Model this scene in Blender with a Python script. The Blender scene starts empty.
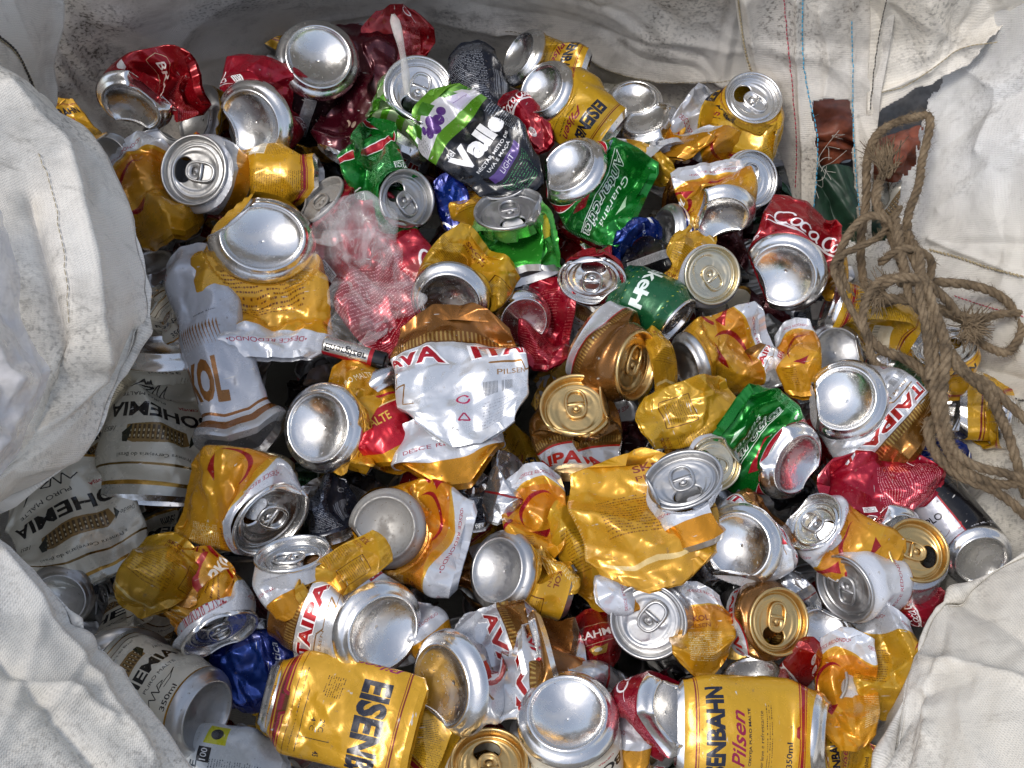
import bpy, math, random
import numpy as np
from mathutils import Vector, Matrix, Euler

# ------------------------------------------------------------------ camera, world, sun, exposure
scene = bpy.context.scene
C = scene.collection
R = math.radians
IMG_W, IMG_H, FPX = 1024, 768, 1097.0
TILT = R(25.0)
DIST = 0.84
cam_pos = np.array([0.0, -DIST*math.sin(TILT), DIST*math.cos(TILT)])
cd = bpy.data.cameras.new('camera')
cam = bpy.data.objects.new('camera', cd); C.objects.link(cam)
cam.location = cam_pos.tolist(); cam.rotation_euler = (TILT, 0, 0)
cd.sensor_width = 36.0; cd.lens = 36.0*FPX/IMG_W
cd.clip_start = 0.01; cd.clip_end = 500
scene.camera = cam

SUN_EL, SUN_AZ = R(64), R(205)      # azimuth measured anticlockwise from +X
world = bpy.data.worlds.new('World'); scene.world = world; world.use_nodes = True
wn = world.node_tree; wn.nodes.clear()
sky = wn.nodes.new('ShaderNodeTexSky'); sky.sky_type = 'NISHITA'; sky.sun_disc = False
sky.sun_elevation = SUN_EL; sky.sun_rotation = math.pi/2 - SUN_AZ
sky.air_density = 1.0; sky.dust_density = 2.0; sky.ozone_density = 0.6
bg = wn.nodes.new('ShaderNodeBackground'); bg.inputs['Strength'].default_value = 0.14
wo = wn.nodes.new('ShaderNodeOutputWorld')
hsv = wn.nodes.new('ShaderNodeHueSaturation'); hsv.inputs['Saturation'].default_value = 0.62
wn.links.new(sky.outputs[0], hsv.inputs['Color']); wn.links.new(hsv.outputs[0], bg.inputs[0]); wn.links.new(bg.outputs[0], wo.inputs[0])
sd = bpy.data.lights.new('sun', 'SUN'); sd.energy = 1.15; sd.angle = R(17); sd.color = (1.0, 0.95, 0.87)
sun = bpy.data.objects.new('sun', sd); C.objects.link(sun)
sdir = Vector((math.cos(SUN_EL)*math.cos(SUN_AZ), math.cos(SUN_EL)*math.sin(SUN_AZ), math.sin(SUN_EL)))
sun.rotation_euler = sdir.to_track_quat('Z', 'Y').to_euler()
scene.view_settings.view_transform = 'Standard'; scene.view_settings.look = 'None'
scene.view_settings.exposure = 0.52; scene.view_settings.gamma = 1.0
scene.view_settings.use_curve_mapping = False
scene.render.engine = 'CYCLES'
scene.cycles.use_denoising = True
scene.cycles.max_bounces = 8; scene.cycles.glossy_bounces = 4; scene.cycles.diffuse_bounces = 3
scene.cycles.transparent_max_bounces = 8

# ------------------------------------------------------------------ helpers
ct, st = math.cos(TILT), math.sin(TILT)
CX = np.array([1.0, 0, 0]); CY = np.array([0, ct, st]); CZ = np.array([0, -st, ct])

def at(px, py, z=0.0):
    """world point seen at a pixel, on the level z (millimetres above the heap's mean level)"""
    d = CX*(px-512)/FPX + CY*(384-py)/FPX - CZ
    t = (z*0.001 - cam_pos[2])/d[2]
    return cam_pos + d*t

def scale_at(p):
    return FPX/float((cam_pos-p) @ CZ)/1000.0       # pixels per millimetre

def project(P):
    q = P - cam_pos
    dz = -(q @ CZ)
    return 512 + FPX*(q @ CX)/dz, 384 - FPX*(q @ CY)/dz

def nrm(v):
    return v/(np.linalg.norm(v, axis=-1, keepdims=True)+1e-12)

def sstep(x):
    x = np.clip(x, 0, 1); return x*x*(3-2*x)

def hash2(i, j, seed):
    h = (i.astype(np.int64)*374761393 + j.astype(np.int64)*668265263 + seed*974634777) & 0xffffffff
    h = ((h ^ (h >> 13))*1274126177) & 0xffffffff
    h = h ^ (h >> 16)
    return (h & 0xffff)/65535.0

def vnoise(x, y, seed, per=None):
    i = np.floor(x).astype(np.int64); j = np.floor(y).astype(np.int64)
    fx, fy = x-i, y-j
    fx, fy = fx*fx*(3-2*fx), fy*fy*(3-2*fy)
    m = (lambda a: a % per) if per else (lambda a: a)
    a = hash2(m(i), j, seed); b = hash2(m(i+1), j, seed); c = hash2(m(i), j+1, seed); d = hash2(m(i+1), j+1, seed)
    return (a*(1-fx)+b*fx)*(1-fy) + (c*(1-fx)+d*fx)*fy - 0.5

def facets(x, y, seed, per=None):
    """piecewise linear noise on triangles: flat facets that meet in sharp creases"""
    x = x + 0.55*vnoise(x*0.9+7, y*0.9, seed+5)*(0 if per else 1)
    y = y + 0.7*vnoise(x, y, seed+9, per)
    i = np.floor(x).astype(np.int64); j = np.floor(y).astype(np.int64)
    fx, fy = x-i, y-j
    m = (lambda a: a % per) if per else (lambda a: a)
    a = hash2(m(i), j, seed); b = hash2(m(i+1), j, seed); c = hash2(m(i), j+1, seed); d = hash2(m(i+1), j+1, seed)
    flip = hash2(m(i), j, seed+77) > 0.5
    lo = fx+fy < 1
    h1 = np.where(lo, a + (b-a)*fx + (c-a)*fy, d + (c-d)*(1-fx) + (b-d)*(1-fy))
    lo2 = fx > fy
    h2 = np.where(lo2, a + (b-a)*fx + (d-b)*fy, a + (d-c)*fx + (c-a)*fy)
    return np.where(flip, h1, h2) - 0.5

def link(o, parent=None):
    C.objects.link(o)
    if parent is not None: o.parent = parent
    return o

def tag(o, label=None, category=None, group=None, kind=None):
    if label: o['label'] = label
    if category: o['category'] = category
    if group: o['group'] = group
    if kind: o['kind'] = kind
    return o

def empty(name, M=None):
    o = bpy.data.objects.new(name, None); o.empty_display_size = 0.01
    C.objects.link(o)
    if M is not None: o.matrix_world = M
    return o

def mesh_from(name, verts, faces, mats, mat_idx=None, uv=None, smooth=True):
    me = bpy.data.meshes.new(name)
    verts = np.asarray(verts, dtype=np.float64)
    me.from_pydata(verts.tolist(), [], faces if isinstance(faces, list) else faces.tolist())
    for m in mats: me.materials.append(m)
    n = len(me.polygons)
    me.polygons.foreach_set('use_smooth', [smooth]*n)
    if mat_idx is not None: me.polygons.foreach_set('material_index', np.asarray(mat_idx, dtype=np.int32))
    if uv is not None:
        ul = me.uv_layers.new(name='UVMap')
        li = np.zeros(len(me.loops), dtype=np.int32); me.loops.foreach_get('vertex_index', li)
        ul.data.foreach_set('uv', np.asarray(uv)[li].astype(np.float32).ravel())
    me.update()
    return me

def grid_faces(n, m, off=0, flip=False, wrap=False):
    i, j = np.meshgrid(np.arange(n-1), np.arange(m if wrap else m-1), indexing='ij')
    j2 = (j+1) % m if wrap else j+1
    a = i*m+j; b = i*m+j2; c = (i+1)*m+j2; d = (i+1)*m+j
    f = np.stack([a, b, c, d], -1).reshape(-1, 4)+off
    return f[:, ::-1] if flip else f

def lathe(prof, seg=56, center=True):
    """prof: list of (r, z), centre first; returns verts, faces (quads as lists, fan at the centre)"""
    prof = np.array(prof, float)
    th = np.linspace(0, 2*math.pi, seg, endpoint=False)
    V = np.stack([prof[:, 0][:, None]*np.cos(th), prof[:, 0][:, None]*np.sin(th), np.repeat(prof[:, 1][:, None], seg, 1)], -1).reshape(-1, 3)
    F = grid_faces(len(prof), seg, 0, flip=True, wrap=True).tolist()
    F = [f[::-1] for f in F]
    if center:
        c = len(V); V = np.vstack([V, [[0, 0, prof[0, 1]]]])
        F += [[c, j, (j+1) % seg] for j in range(seg)]
    return V, F

def tube(P, rad, seg=10, closed=False, name='tube'):
    P = np.asarray(P, float); n = len(P)
    T = nrm(np.gradient(P, axis=0)) if not closed else nrm(np.roll(P, -1, 0)-np.roll(P, 1, 0))
    up = np.array([0.31, 0.22, 0.92]); Nn = []
    v = nrm(np.cross(T[0], up)); 
    for t in T:
        v = nrm(v - (v@t)*t); Nn.append(v)
    Nn = np.array(Nn); B = np.cross(T, Nn)
    r = np.asarray(rad) * np.ones(n)
    th = np.linspace(0, 2*math.pi, seg, endpoint=False)
    V = (P[:, None, :] + r[:, None, None]*(np.cos(th)[None, :, None]*Nn[:, None, :] + np.sin(th)[None, :, None]*B[:, None, :])).reshape(-1, 3)
    F = grid_faces(n, seg, wrap=True).tolist()
    if closed: F += [[(n-1)*seg+j, (n-1)*seg+(j+1) % seg, (j+1) % seg, j] for j in range(seg)]
    else:
        F.append(list(range(seg))[::-1]); F.append([(n-1)*seg+j for j in range(seg)])
    return V, F

def merge(parts):
    V, F, o = [], [], 0
    for v, f in parts:
        V.append(v); F += [[i+o for i in q] for q in f]; o += len(v)
    return np.vstack(V), F

def spline(pts, n):
    P = np.array(pts, float)
    if len(P) == 2: return P[0] + (P[1]-P[0])*np.linspace(0, 1, n)[:, None]
    P = np.vstack([2*P[0]-P[1], P, 2*P[-1]-P[-2]])
    k = len(P)-3; t = np.linspace(0, k-1e-9, n); i = t.astype(int); f = (t-i)[:, None]
    a, b, c, d = P[i], P[i+1], P[i+2], P[i+3]
    return 0.5*((2*b)+(c-a)*f+(2*a-5*b+4*c-d)*f**2+(3*b-a-3*c+d)*f**3)

# ------------------------------------------------------------------ materials
def new_mat(name):
    m = bpy.data.materials.new(name); m.use_nodes = True
    nt = m.node_tree; nt.nodes.clear()
    out = nt.nodes.new('ShaderNodeOutputMaterial'); b = nt.nodes.new('ShaderNodeBsdfPrincipled')
    nt.links.new(b.outputs[0], out.inputs['Surface'])
    return m, nt, b, out

def node(nt, t, ins=None, **kw):
    n = nt.nodes.new(t)
    for k, v in kw.items(): setattr(n, k, v)
    for k, v in (ins or {}).items():
        if isinstance(v, bpy.types.NodeSocket): nt.links.new(v, n.inputs[k])
        else: n.inputs[k].default_value = v
    return n

def ramp(nt, fac, stops, interp='LINEAR'):
    r = nt.nodes.new('ShaderNodeValToRGB'); r.color_ramp.interpolation = interp
    el = r.color_ramp.elements
    while len(el) < len(stops): el.new(0.5)
    for e, (p, c) in zip(el, stops):
        e.position = p; e.color = c if len(c) == 4 else (*c, 1)
    nt.links.new(fac, r.inputs[0]); return r.outputs[0]

def mixc(nt, fac, a, b, mode='MIX'):
    n = nt.nodes.new('ShaderNodeMix'); n.data_type = 'RGBA'; n.blend_type = mode
    for k, v in ((0, fac), (6, a), (7, b)):
        if isinstance(v, bpy.types.NodeSocket): nt.links.new(v, n.inputs[k])
        else: n.inputs[k].default_value = v if k == 0 or len(v) == 4 else (*v, 1)
    return n.outputs[2]

def metal(name, col, rough=0.22, dirt=0.25, metallic=1.0, dirtcol=(0.16, 0.12, 0.08)):
    m, nt, b, out = new_mat(name)
    tc = node(nt, 'ShaderNodeTexCoord').outputs['Object']
    n1 = node(nt, 'ShaderNodeTexNoise', {'Vector': tc, 'Scale': 45.0, 'Detail': 6.0, 'Roughness': 0.65}).outputs[0]
    d = ramp(nt, n1, [(0.5, (0, 0, 0)), (0.72, (1, 1, 1))])
    n3 = node(nt, 'ShaderNodeTexNoise', {'Vector': tc, 'Scale': 420.0, 'Detail': 3.0}).outputs[0]
    sp = ramp(nt, n3, [(0.66, (0, 0, 0)), (0.72, (1, 1, 1))])
    dm = node(nt, 'ShaderNodeMath', {0: d, 1: dirt}, operation='MULTIPLY').outputs[0]
    dm2 = node(nt, 'ShaderNodeMath', {0: sp, 1: dirt*1.6}, operation='MULTIPLY').outputs[0]
    dd = node(nt, 'ShaderNodeMath', {0: dm, 1: dm2}, operation='MAXIMUM').outputs[0]
    nt.links.new(mixc(nt, dd, col, dirtcol), b.inputs['Base Color'])
    rr = node(nt, 'ShaderNodeMapRange', {0: n1, 3: rough*0.75, 4: rough*1.5}).outputs[0]
    r2 = node(nt, 'ShaderNodeMath', {0: rr, 1: dd}, operation='ADD').outputs[0]
    nt.links.new(r2, b.inputs['Roughness'])
    mm = node(nt, 'ShaderNodeMath', {0: metallic, 1: dd}, operation='SUBTRACT').outputs[0]
    nt.links.new(mm, b.inputs['Metallic'])
    n2 = node(nt, 'ShaderNodeTexNoise', {'Vector': tc, 'Scale': 70.0, 'Detail': 3.0}).outputs[0]
    bp = node(nt, 'ShaderNodeBump', {'Height': n2, 'Strength': 0.35, 'Distance': 0.0012})
    nt.links.new(bp.outputs[0], b.inputs['Normal'])
    return m

ALU = metal('aluminium', (0.75, 0.745, 0.735), 0.19, 0.17)
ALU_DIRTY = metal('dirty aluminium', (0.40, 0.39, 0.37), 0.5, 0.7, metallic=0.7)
ALU_GREY = metal('dull aluminium', (0.50, 0.50, 0.50), 0.32, 0.3)  # also stands in for shade on some ends and on the deep cans
GOLD = metal('gold lacquer aluminium', (0.66, 0.46, 0.20), 0.26, 0.3)
TAN = metal('champagne lacquer aluminium', (0.68, 0.61, 0.45), 0.25, 0.25)
RIB_DARK = metal('can inside', (0.25, 0.25, 0.25), 0.4, 0.3)

# ------------------------------------------------------------------ printed labels: drawn here, polygon by polygon, into small generated pictures
LW, LH = 832, 464        # 207 mm round the can by 115 mm from lid (top) to base (bottom)
_txt = {}
def text_tris(s, bold=0.0):
    key = (s, bold)
    if key in _txt: return _txt[key]
    cu = bpy.data.curves.new('t', 'FONT'); cu.body = s; cu.align_x = 'CENTER'; cu.align_y = 'CENTER'
    cu.resolution_u = 3; cu.offset = bold
    ob = bpy.data.objects.new('t', cu); C.objects.link(ob)
    bpy.context.view_layer.update()
    me = ob.evaluated_get(bpy.context.evaluated_depsgraph_get()).to_mesh()
    me.calc_loop_triangles()
    v = np.array([x.co[:2] for x in me.vertices]) if len(me.vertices) else np.zeros((0, 2))
    t = np.array([x.vertices[:] for x in me.loop_triangles])
    ob.to_mesh_clear(); bpy.data.objects.remove(ob); bpy.data.curves.remove(cu)
    res = v[t] if len(t) else np.zeros((0, 3, 2))
    _txt[key] = res
    return res

class Label:
    def __init__(s, col, metal=0.6):
        s.a = np.zeros((LH, LW, 4), np.float32); s.a[:] = (*[c/255 for c in col], metal)
        s.rng = random.Random(len(_txt)+int(sum(col)))
    def c(s, col, m): return np.array((*[c/255 for c in col], m), np.float32)
    def rect(s, x0, y0, x1, y1, col, m=0.5):
        x0, x1, y0, y1 = int(x0), int(x1), max(0, int(y0)), min(LH, int(y1))
        if y1 <= y0: return
        idx = np.arange(x0, x1) % LW
        s.a[y0:y1, idx] = s.c(col, m)
    def tri(s, T, col):
        for t in T:
            x0, y0 = np.floor(t.min(0)).astype(int); x1, y1 = np.ceil(t.max(0)).astype(int)+1
            y0, y1 = max(y0, 0), min(y1, LH)
            if y1 <= y0 or x1 <= x0: continue
            X, Y = np.meshgrid(np.arange(x0, x1)+0.5, np.arange(y0, y1)+0.5)
            (ax, ay), (bx, by), (cx, cy) = t
            d = (by-cy)*(ax-cx)+(cx-bx)*(ay-cy)
            if abs(d) < 1e-9: continue
            l1 = ((by-cy)*(X-cx)+(cx-bx)*(Y-cy))/d; l2 = ((cy-ay)*(X-cx)+(ax-cx)*(Y-cy))/d
            m = (l1 >= -1e-3) & (l2 >= -1e-3) & (l1+l2 <= 1.001)
            yy, xx = np.nonzero(m)
            s.a[yy+y0, (xx+x0) % LW] = col
    def poly(s, pts, col, m=0.5):
        P = np.array(pts, float); c = P.mean(0)
        s.tri([np.array([c, P[i], P[(i+1) % len(P)]]) for i in range(len(P))], s.c(col, m))
    def ell(s, cx, cy, rx, ry, col, m=0.5, rot=0):
        th = np.linspace(0, 2*math.pi, 28, endpoint=False); cr, sr = math.cos(R(rot)), math.sin(R(rot))
        x, y = rx*np.cos(th), ry*np.sin(th)
        s.poly(np.stack([cx+x*cr-y*sr, cy+x*sr+y*cr], -1), col, m)
    def line(s, pts, w, col, m=0.5, taper=False):
        P = np.array(pts, float); k = s.c(col, m); n = len(P)
        for i in range(n-1):
            d = P[i+1]-P[i]; L = np.hypot(*d)+1e-6; q = np.array([-d[1], d[0]])/L*w/2
            w0 = w1 = 1.0
            if taper: w0, w1 = math.sin(math.pi*(i+0.15)/(n-0.7)), math.sin(math.pi*(i+1.15)/(n-0.7))
            a, b, c_, d_ = P[i]+q*w0, P[i]-q*w0, P[i+1]-q*w1, P[i+1]+q*w1
            s.tri([np.array([a, b, c_]), np.array([a, c_, d_])], k)
            if w > 3 and not taper: s.ell(P[i][0], P[i][1], w/2, w/2, col, m)
    def arc(s, cx, cy, rx, ry, a0, a1, w, col, m=0.5, taper=False, n=22):
        th = np.radians(np.linspace(a0, a1, n))
        s.line(np.stack([cx+rx*np.cos(th), cy+ry*np.sin(th)], -1), w, col, m, taper)
    def text(s, t, cx, cy, h, col, m=0.3, sx=1.0, rot=0, shear=0.0, bold=0.0, fit=None):
        T = text_tris(t, bold)
        if not len(T): return
        T = T.copy(); T = T - (T.reshape(-1, 2).max(0)+T.reshape(-1, 2).min(0))/2
        hh = np.ptp(T[..., 1]); T = T/hh*h
        if fit: sx = fit/np.ptp(T[..., 0])
        x = T[..., 0]*sx + shear*T[..., 1]; y = T[..., 1]
        cr, sr = math.cos(R(rot)), math.sin(R(rot))
        X = cx + x*cr - (-y)*sr; Y = cy + x*sr + (-y)*cr
        s.tri(np.stack([X, Y], -1), s.c(col, m))
    def small(s, x0, y0, x1, y1, col, m=0.3, h=3, gap=7, rot=False):
        """rows of print too small to read"""
        r = s.rng
        if not rot:
            y = y0
            while y < y1:
                x = x0
                while x < x1-4:
                    w = r.randint(2, 5)
                    if r.random() > 0.16: s.rect(x, y+r.randint(0, 1), min(x+w, x1), y+h, col, m)
                    x += w+2
                y += gap
        else:
            x = x0
            while x < x1:
                y = y0
                while y < y1-4:
                    w = r.randint(2, 5)
                    if r.random() > 0.16: s.rect(x, y, x+h, min(y+w, y1), col, m)
                    y += w+2
                x += gap
    def blend_rows(s, y0, y1, c0, c1, m0, m1):
        for y in range(int(y0), int(y1)):
            f = (y-y0)/(y1-y0); s.a[y, :] = s.c(c0, m0)*(1-f)+s.c(c1, m1)*f
    def finish(s, name):
        im = bpy.data.images.new(name, LW, LH, alpha=True)
        im.alpha_mode = 'CHANNEL_PACKED'
        im.pixels.foreach_set(np.ascontiguousarray(s.a[::-1]).ravel()); im.update(); im.pack()
        return im

def print_mat(name, lab, rough=0.27, dirt=0.2):
    im = lab.finish(name)
    m, nt, b, out = new_mat(name)
    uv = node(nt, 'ShaderNodeTexCoord')
    tx = node(nt, 'ShaderNodeTexImage', {'Vector': uv.outputs['UV']}, image=im, extension='REPEAT')
    ob = uv.outputs['Object']
    rnd = node(nt, 'ShaderNodeObjectInfo').outputs['Random']
    tone = node(nt, 'ShaderNodeMapRange', {0: rnd, 3: 0.78, 4: 1.04}).outputs[0]
    col = mixc(nt, 1.0, tx.outputs[0], (1, 1, 1), 'MULTIPLY')
    hue = node(nt, 'ShaderNodeMapRange', {0: rnd, 3: 0.504, 4: 0.493}).outputs[0]
    hs = node(nt, 'ShaderNodeHueSaturation', {'Color': col, 'Value': tone, 'Saturation': 1.0, 'Hue': hue})
    n1 = node(nt, 'ShaderNodeTexNoise', {'Vector': ob, 'Scale': 26.0, 'Detail': 8.0, 'Roughness': 0.7}).outputs[0]
    d1 = ramp(nt, n1, [(0.54, (0, 0, 0)), (0.74, (1, 1, 1))])
    n2 = node(nt, 'ShaderNodeTexNoise', {'Vector': ob, 'Scale': 260.0, 'Detail': 4.0}).outputs[0]
    d2 = ramp(nt, n2, [(0.67, (0, 0, 0)), (0.71, (1, 1, 1))])
    dm = node(nt, 'ShaderNodeMath', {0: d1, 1: dirt*1.5}, operation='MULTIPLY').outputs[0]
    dm2 = node(nt, 'ShaderNodeMath', {0: d2, 1: dirt*2.2}, operation='MULTIPLY').outputs[0]
    dd = node(nt, 'ShaderNodeMath', {0: dm, 1: dm2}, operation='MAXIMUM', use_clamp=True).outputs[0]
    c2 = mixc(nt, dd, hs.outputs[0], (0.10, 0.07, 0.04))
    # scuffed bare metal in short scratches
    mp = node(nt, 'ShaderNodeMapping', {'Vector': ob}); mp.inputs['Scale'].default_value = (60, 520, 200)
    mp.inputs['Rotation'].default_value = (0.4, 0.9, 0.3)
    n4 = node(nt, 'ShaderNodeTexNoise', {'Vector': mp.outputs[0], 'Scale': 1.0, 'Detail': 3.0}).outputs[0]
    sc = ramp(nt, n4, [(0.70, (0, 0, 0)), (0.74, (1, 1, 1))])
    c3 = mixc(nt, sc, c2, (0.62, 0.60, 0.56))
    nt.links.new(c3, b.inputs['Base Color'])
    mm = node(nt, 'ShaderNodeMath', {0: tx.outputs['Alpha'], 1: dd}, operation='SUBTRACT', use_clamp=True).outputs[0]
    nt.links.new(mm, b.inputs['Metallic'])
    rr = node(nt, 'ShaderNodeMath', {0: dd, 1: rough}, operation='ADD').outputs[0]
    nt.links.new(rr, b.inputs['Roughness'])
    b.inputs['Coat Weight'].default_value = 0.35; b.inputs['Coat Roughness'].default_value = 0.12
    n3 = node(nt, 'ShaderNodeTexNoise', {'Vector': ob, 'Scale': 85.0, 'Detail': 3.0, 'Distortion': 1.5}).outputs[0]
    bp = node(nt, 'ShaderNodeBump', {'Height': n3, 'Strength': 0.25, 'Distance': 0.0014})
    nt.links.new(bp.outputs[0], b.inputs['Normal'])
    return m

YEL = (214, 158, 20); NAVY = (24, 26, 44); WHT = (226, 228, 232); RED = (176, 14, 20)

def lab_eisen(two=False):
    L = Label((206, 160, 34), 0.3)
    L.rect(0, 392, LW, 396, (150, 30, 30), 0.3); L.rect(0, 400, LW, 414, (150, 30, 40), 0.3); L.rect(0, 418, LW, 422, (150, 30, 30), 0.3)
    L.rect(0, 40, LW, 44, (120, 30, 30), 0.3); L.rect(0, 48, LW, 50, (120, 30, 30), 0.3)
    L.text('CERVEJA PILSEN PURO MALTE', 416, 454, 6, (90, 40, 20), 0.3, sx=1.6)
    for cx in (416,):
        if not two:
            L.text('EISENBAHN', cx, 96, 58, NAVY, 0.15, fit=280, bold=0.045)
            L.text('Pilsen', cx, 166, 46, (140, 20, 60), 0.2, fit=140, shear=0.45, bold=0.015)
            L.text('CERVEJA PURO MALTE', cx, 206, 12, (40, 30, 30), 0.2, fit=150, bold=0.02)
            L.text('Sabor leve e refrescante', cx-16, 248, 13, (40, 30, 30), 0.2, fit=170)
            L.small(cx-100, 266, cx+90, 290, (60, 40, 20), gap=9)
            L.text('350ml', cx-40, 356, 22, (40, 30, 30), 0.2, bold=0.015)
        else:
            L.text('EISENBAHN', cx+90, 130, 92, NAVY, 0.15, fit=430, bold=0.045)
            L.text('Pilsen', cx-200, 150, 48, (140, 20, 90), 0.2, rot=90, shear=0.4, bold=0.01)
            L.text('CERVEJA PURO MALTE', cx-238, 160, 9, (40, 30, 30), 0.2, rot=90, fit=120)
            L.small(cx-110, 226, cx-50, 285, (60, 40, 20), gap=8)
            L.text('2\u00b0C', cx+20, 262, 16, NAVY, 0.2); L.text('4\u00b0C', cx+20, 292, 16, NAVY, 0.2)
            L.line([(cx+60, 232), (cx+60, 320)], 2, NAVY); L.line([(cx-60, 330), (cx+120, 330)], 2, NAVY)
            L.text('45', cx+110, 268, 18, NAVY, 0.2, bold=0.02)
            L.small(cx-120, 350, cx+130, 356, (60, 40, 20))
            L.rect(0, 372, LW, 374, (100, 60, 10)); L.rect(0, 408, LW, 411, (100, 60, 10))
    x0 = 40
    L.rect(x0, 80, x0+120, 190, (224, 214, 190), 0.1)
    for k in range(0, 110, 3):
        if L.rng.random() > 0.35: L.rect(x0+5+k, 150, x0+6.9+k, 185, (20, 20, 20), 0)
    L.small(x0, 200, x0+140, 400, (50, 30, 10), gap=9)
    L.small(660, 90, 800, 400, (50, 30, 10), gap=9)
    return L

def lab_plain():
    L = Label((204, 158, 36), 0.35)
    L.blend_rows(0, LH, (208, 160, 34), (194, 148, 36), 0.35, 0.4)
    L.small(330, 150, 520, 300, (112, 72, 20), gap=11, h=4)
    L.rect(560, 120, 680, 260, (196, 150, 30), 0.4)
    L.line([(560, 120), (680, 120), (680, 260), (560, 260), (560, 120)], 3, (110, 66, 14)); L.small(572, 134, 668, 250, (110, 66, 14), gap=10, h=4)
    L.text('SKOL', 470, 70, 26, (124, 56, 24), 0.3, fit=90, bold=0.02); L.text('PILSEN', 470, 104, 18, (124, 56, 24), 0.3, fit=90)
    L.line([(300, 400), (420, 380), (540, 400)], 14, (222, 196, 130), 0.3)
    L.small(120, 150, 250, 400, (226, 210, 160), gap=10, h=4)
    L.poly([(60, 300), (120, 340), (60, 400)], (150, 20, 24), 0.4)
    return L

def lab_skol(kind='front'):
    L = Label((204, 148, 26), 0.4)
    L.blend_rows(110, 330, (198, 124, 20), (206, 156, 34), 0.4, 0.35)
    if kind == 'back': L.blend_rows(0, LH, (206, 156, 34), (198, 154, 38), 0.35, 0.35)
    # white neck with a curved edge towards the gold
    x = np.arange(LW)
    edge = 98 + 26*np.sin(x/LW*4*math.pi+0.6)
    Y = np.arange(LH)[:, None]
    m = Y < edge[None, :]
    L.a[m] = L.c((206, 209, 216), 0.35)
    L.a[(Y < edge[None, :]+9) & ~m] = L.c((220, 170, 50), 0.5)
    for cx in (140, 416, 690):
        L.text('\u2022DESCE REDONDO\u2022', cx, 52, 15, (150, 20, 30), 0.2, fit=190)
    # big arrow ring and name
    if kind in ('front', 'red'):
        L.arc(416, 245, 150, 88, 20, 330, 24, (168, 18, 22), 0.45)
        L.poly([(520, 170), (590, 205), (545, 250)], (168, 18, 22), 0.45)
        L.text('SKOL', 416, 240, 56, (250, 250, 250), 0.1, shear=0.2, bold=0.04, fit=190)
        L.text('PILSEN', 416, 372, 24, (130, 25, 30), 0.3, fit=110, bold=0.01)
        L.arc(700, 250, 90, 110, 150, 300, 20, (150, 20, 24), 0.4, taper=True); L.poly([(640, 330), (730, 300), (700, 350)], (150, 20, 24), 0.4)
    else:
        L.small(330, 190, 500, 330, (104, 62, 10), gap=10, h=4)
        L.arc(690, 230, 80, 90, 200, 340, 18, (150, 20, 24), 0.4, taper=True)
    L.text('SKOL', 60, 190, 26, (120, 50, 20), 0.3, fit=80, bold=0.02)
    L.text('PILSEN', 60, 226, 20, (120, 50, 20), 0.3, fit=84)
    L.small(10, 260, 150, 400, (232, 220, 180), gap=9, h=4)
    L.small(560, 350, 650, 430, (110, 60, 10), gap=8)
    return L

def lab_itaipava(v=0):
    L = Label((214, 216, 220), 0.55)
    L.rect(0, 0, LW, 132, (138, 92, 34), 0.8)
    for k in range(0, LW, 9): L.rect(k, 96, k+4, 132, (196, 158, 84), 0.8)
    L.rect(0, 132, LW, 137, (120, 82, 30), 0.7)
    for cx in (0, 416) if v == 0 else (208, 624):
        L.text('ITAIPAVA', cx, 182, 66, (250, 250, 250), 0.1, fit=372, bold=0.075)
        L.text('ITAIPAVA', cx, 182, 58, (176, 20, 18), 0.35, fit=356, bold=0.035)
        L.line([(cx-150, 232), (cx-60, 232), (cx-40, 262), (cx+40, 246), (cx+20, 300), (cx+70, 280), (cx+60, 360), (cx+100, 345)], 5, (150, 108, 50), 0.6)
        L.text('PILSEN', cx-90, 262, 16, (150, 108, 50), 0.5, fit=90)
        L.small(cx-170, 350, cx-30, 425, (150, 150, 156), gap=9)
    L.arc(208, 330, 12, 12, 0, 330, 4, (176, 20, 60), 0.2)
    L.line([(196, 394), (220, 394), (208, 372), (196, 394)], 3, (176, 20, 60))
    for k in range(0, 70, 3):
        if L.rng.random() > 0.35: L.rect(250+k, 290, 251.9+k, 330, (30, 30, 30), 0)
    L.rect(600, 300, 690, 350, (176, 20, 18), 0.3); L.text('ITA', 645, 325, 34, (245, 245, 245), 0.1, bold=0.03, fit=70)
    return L

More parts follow.
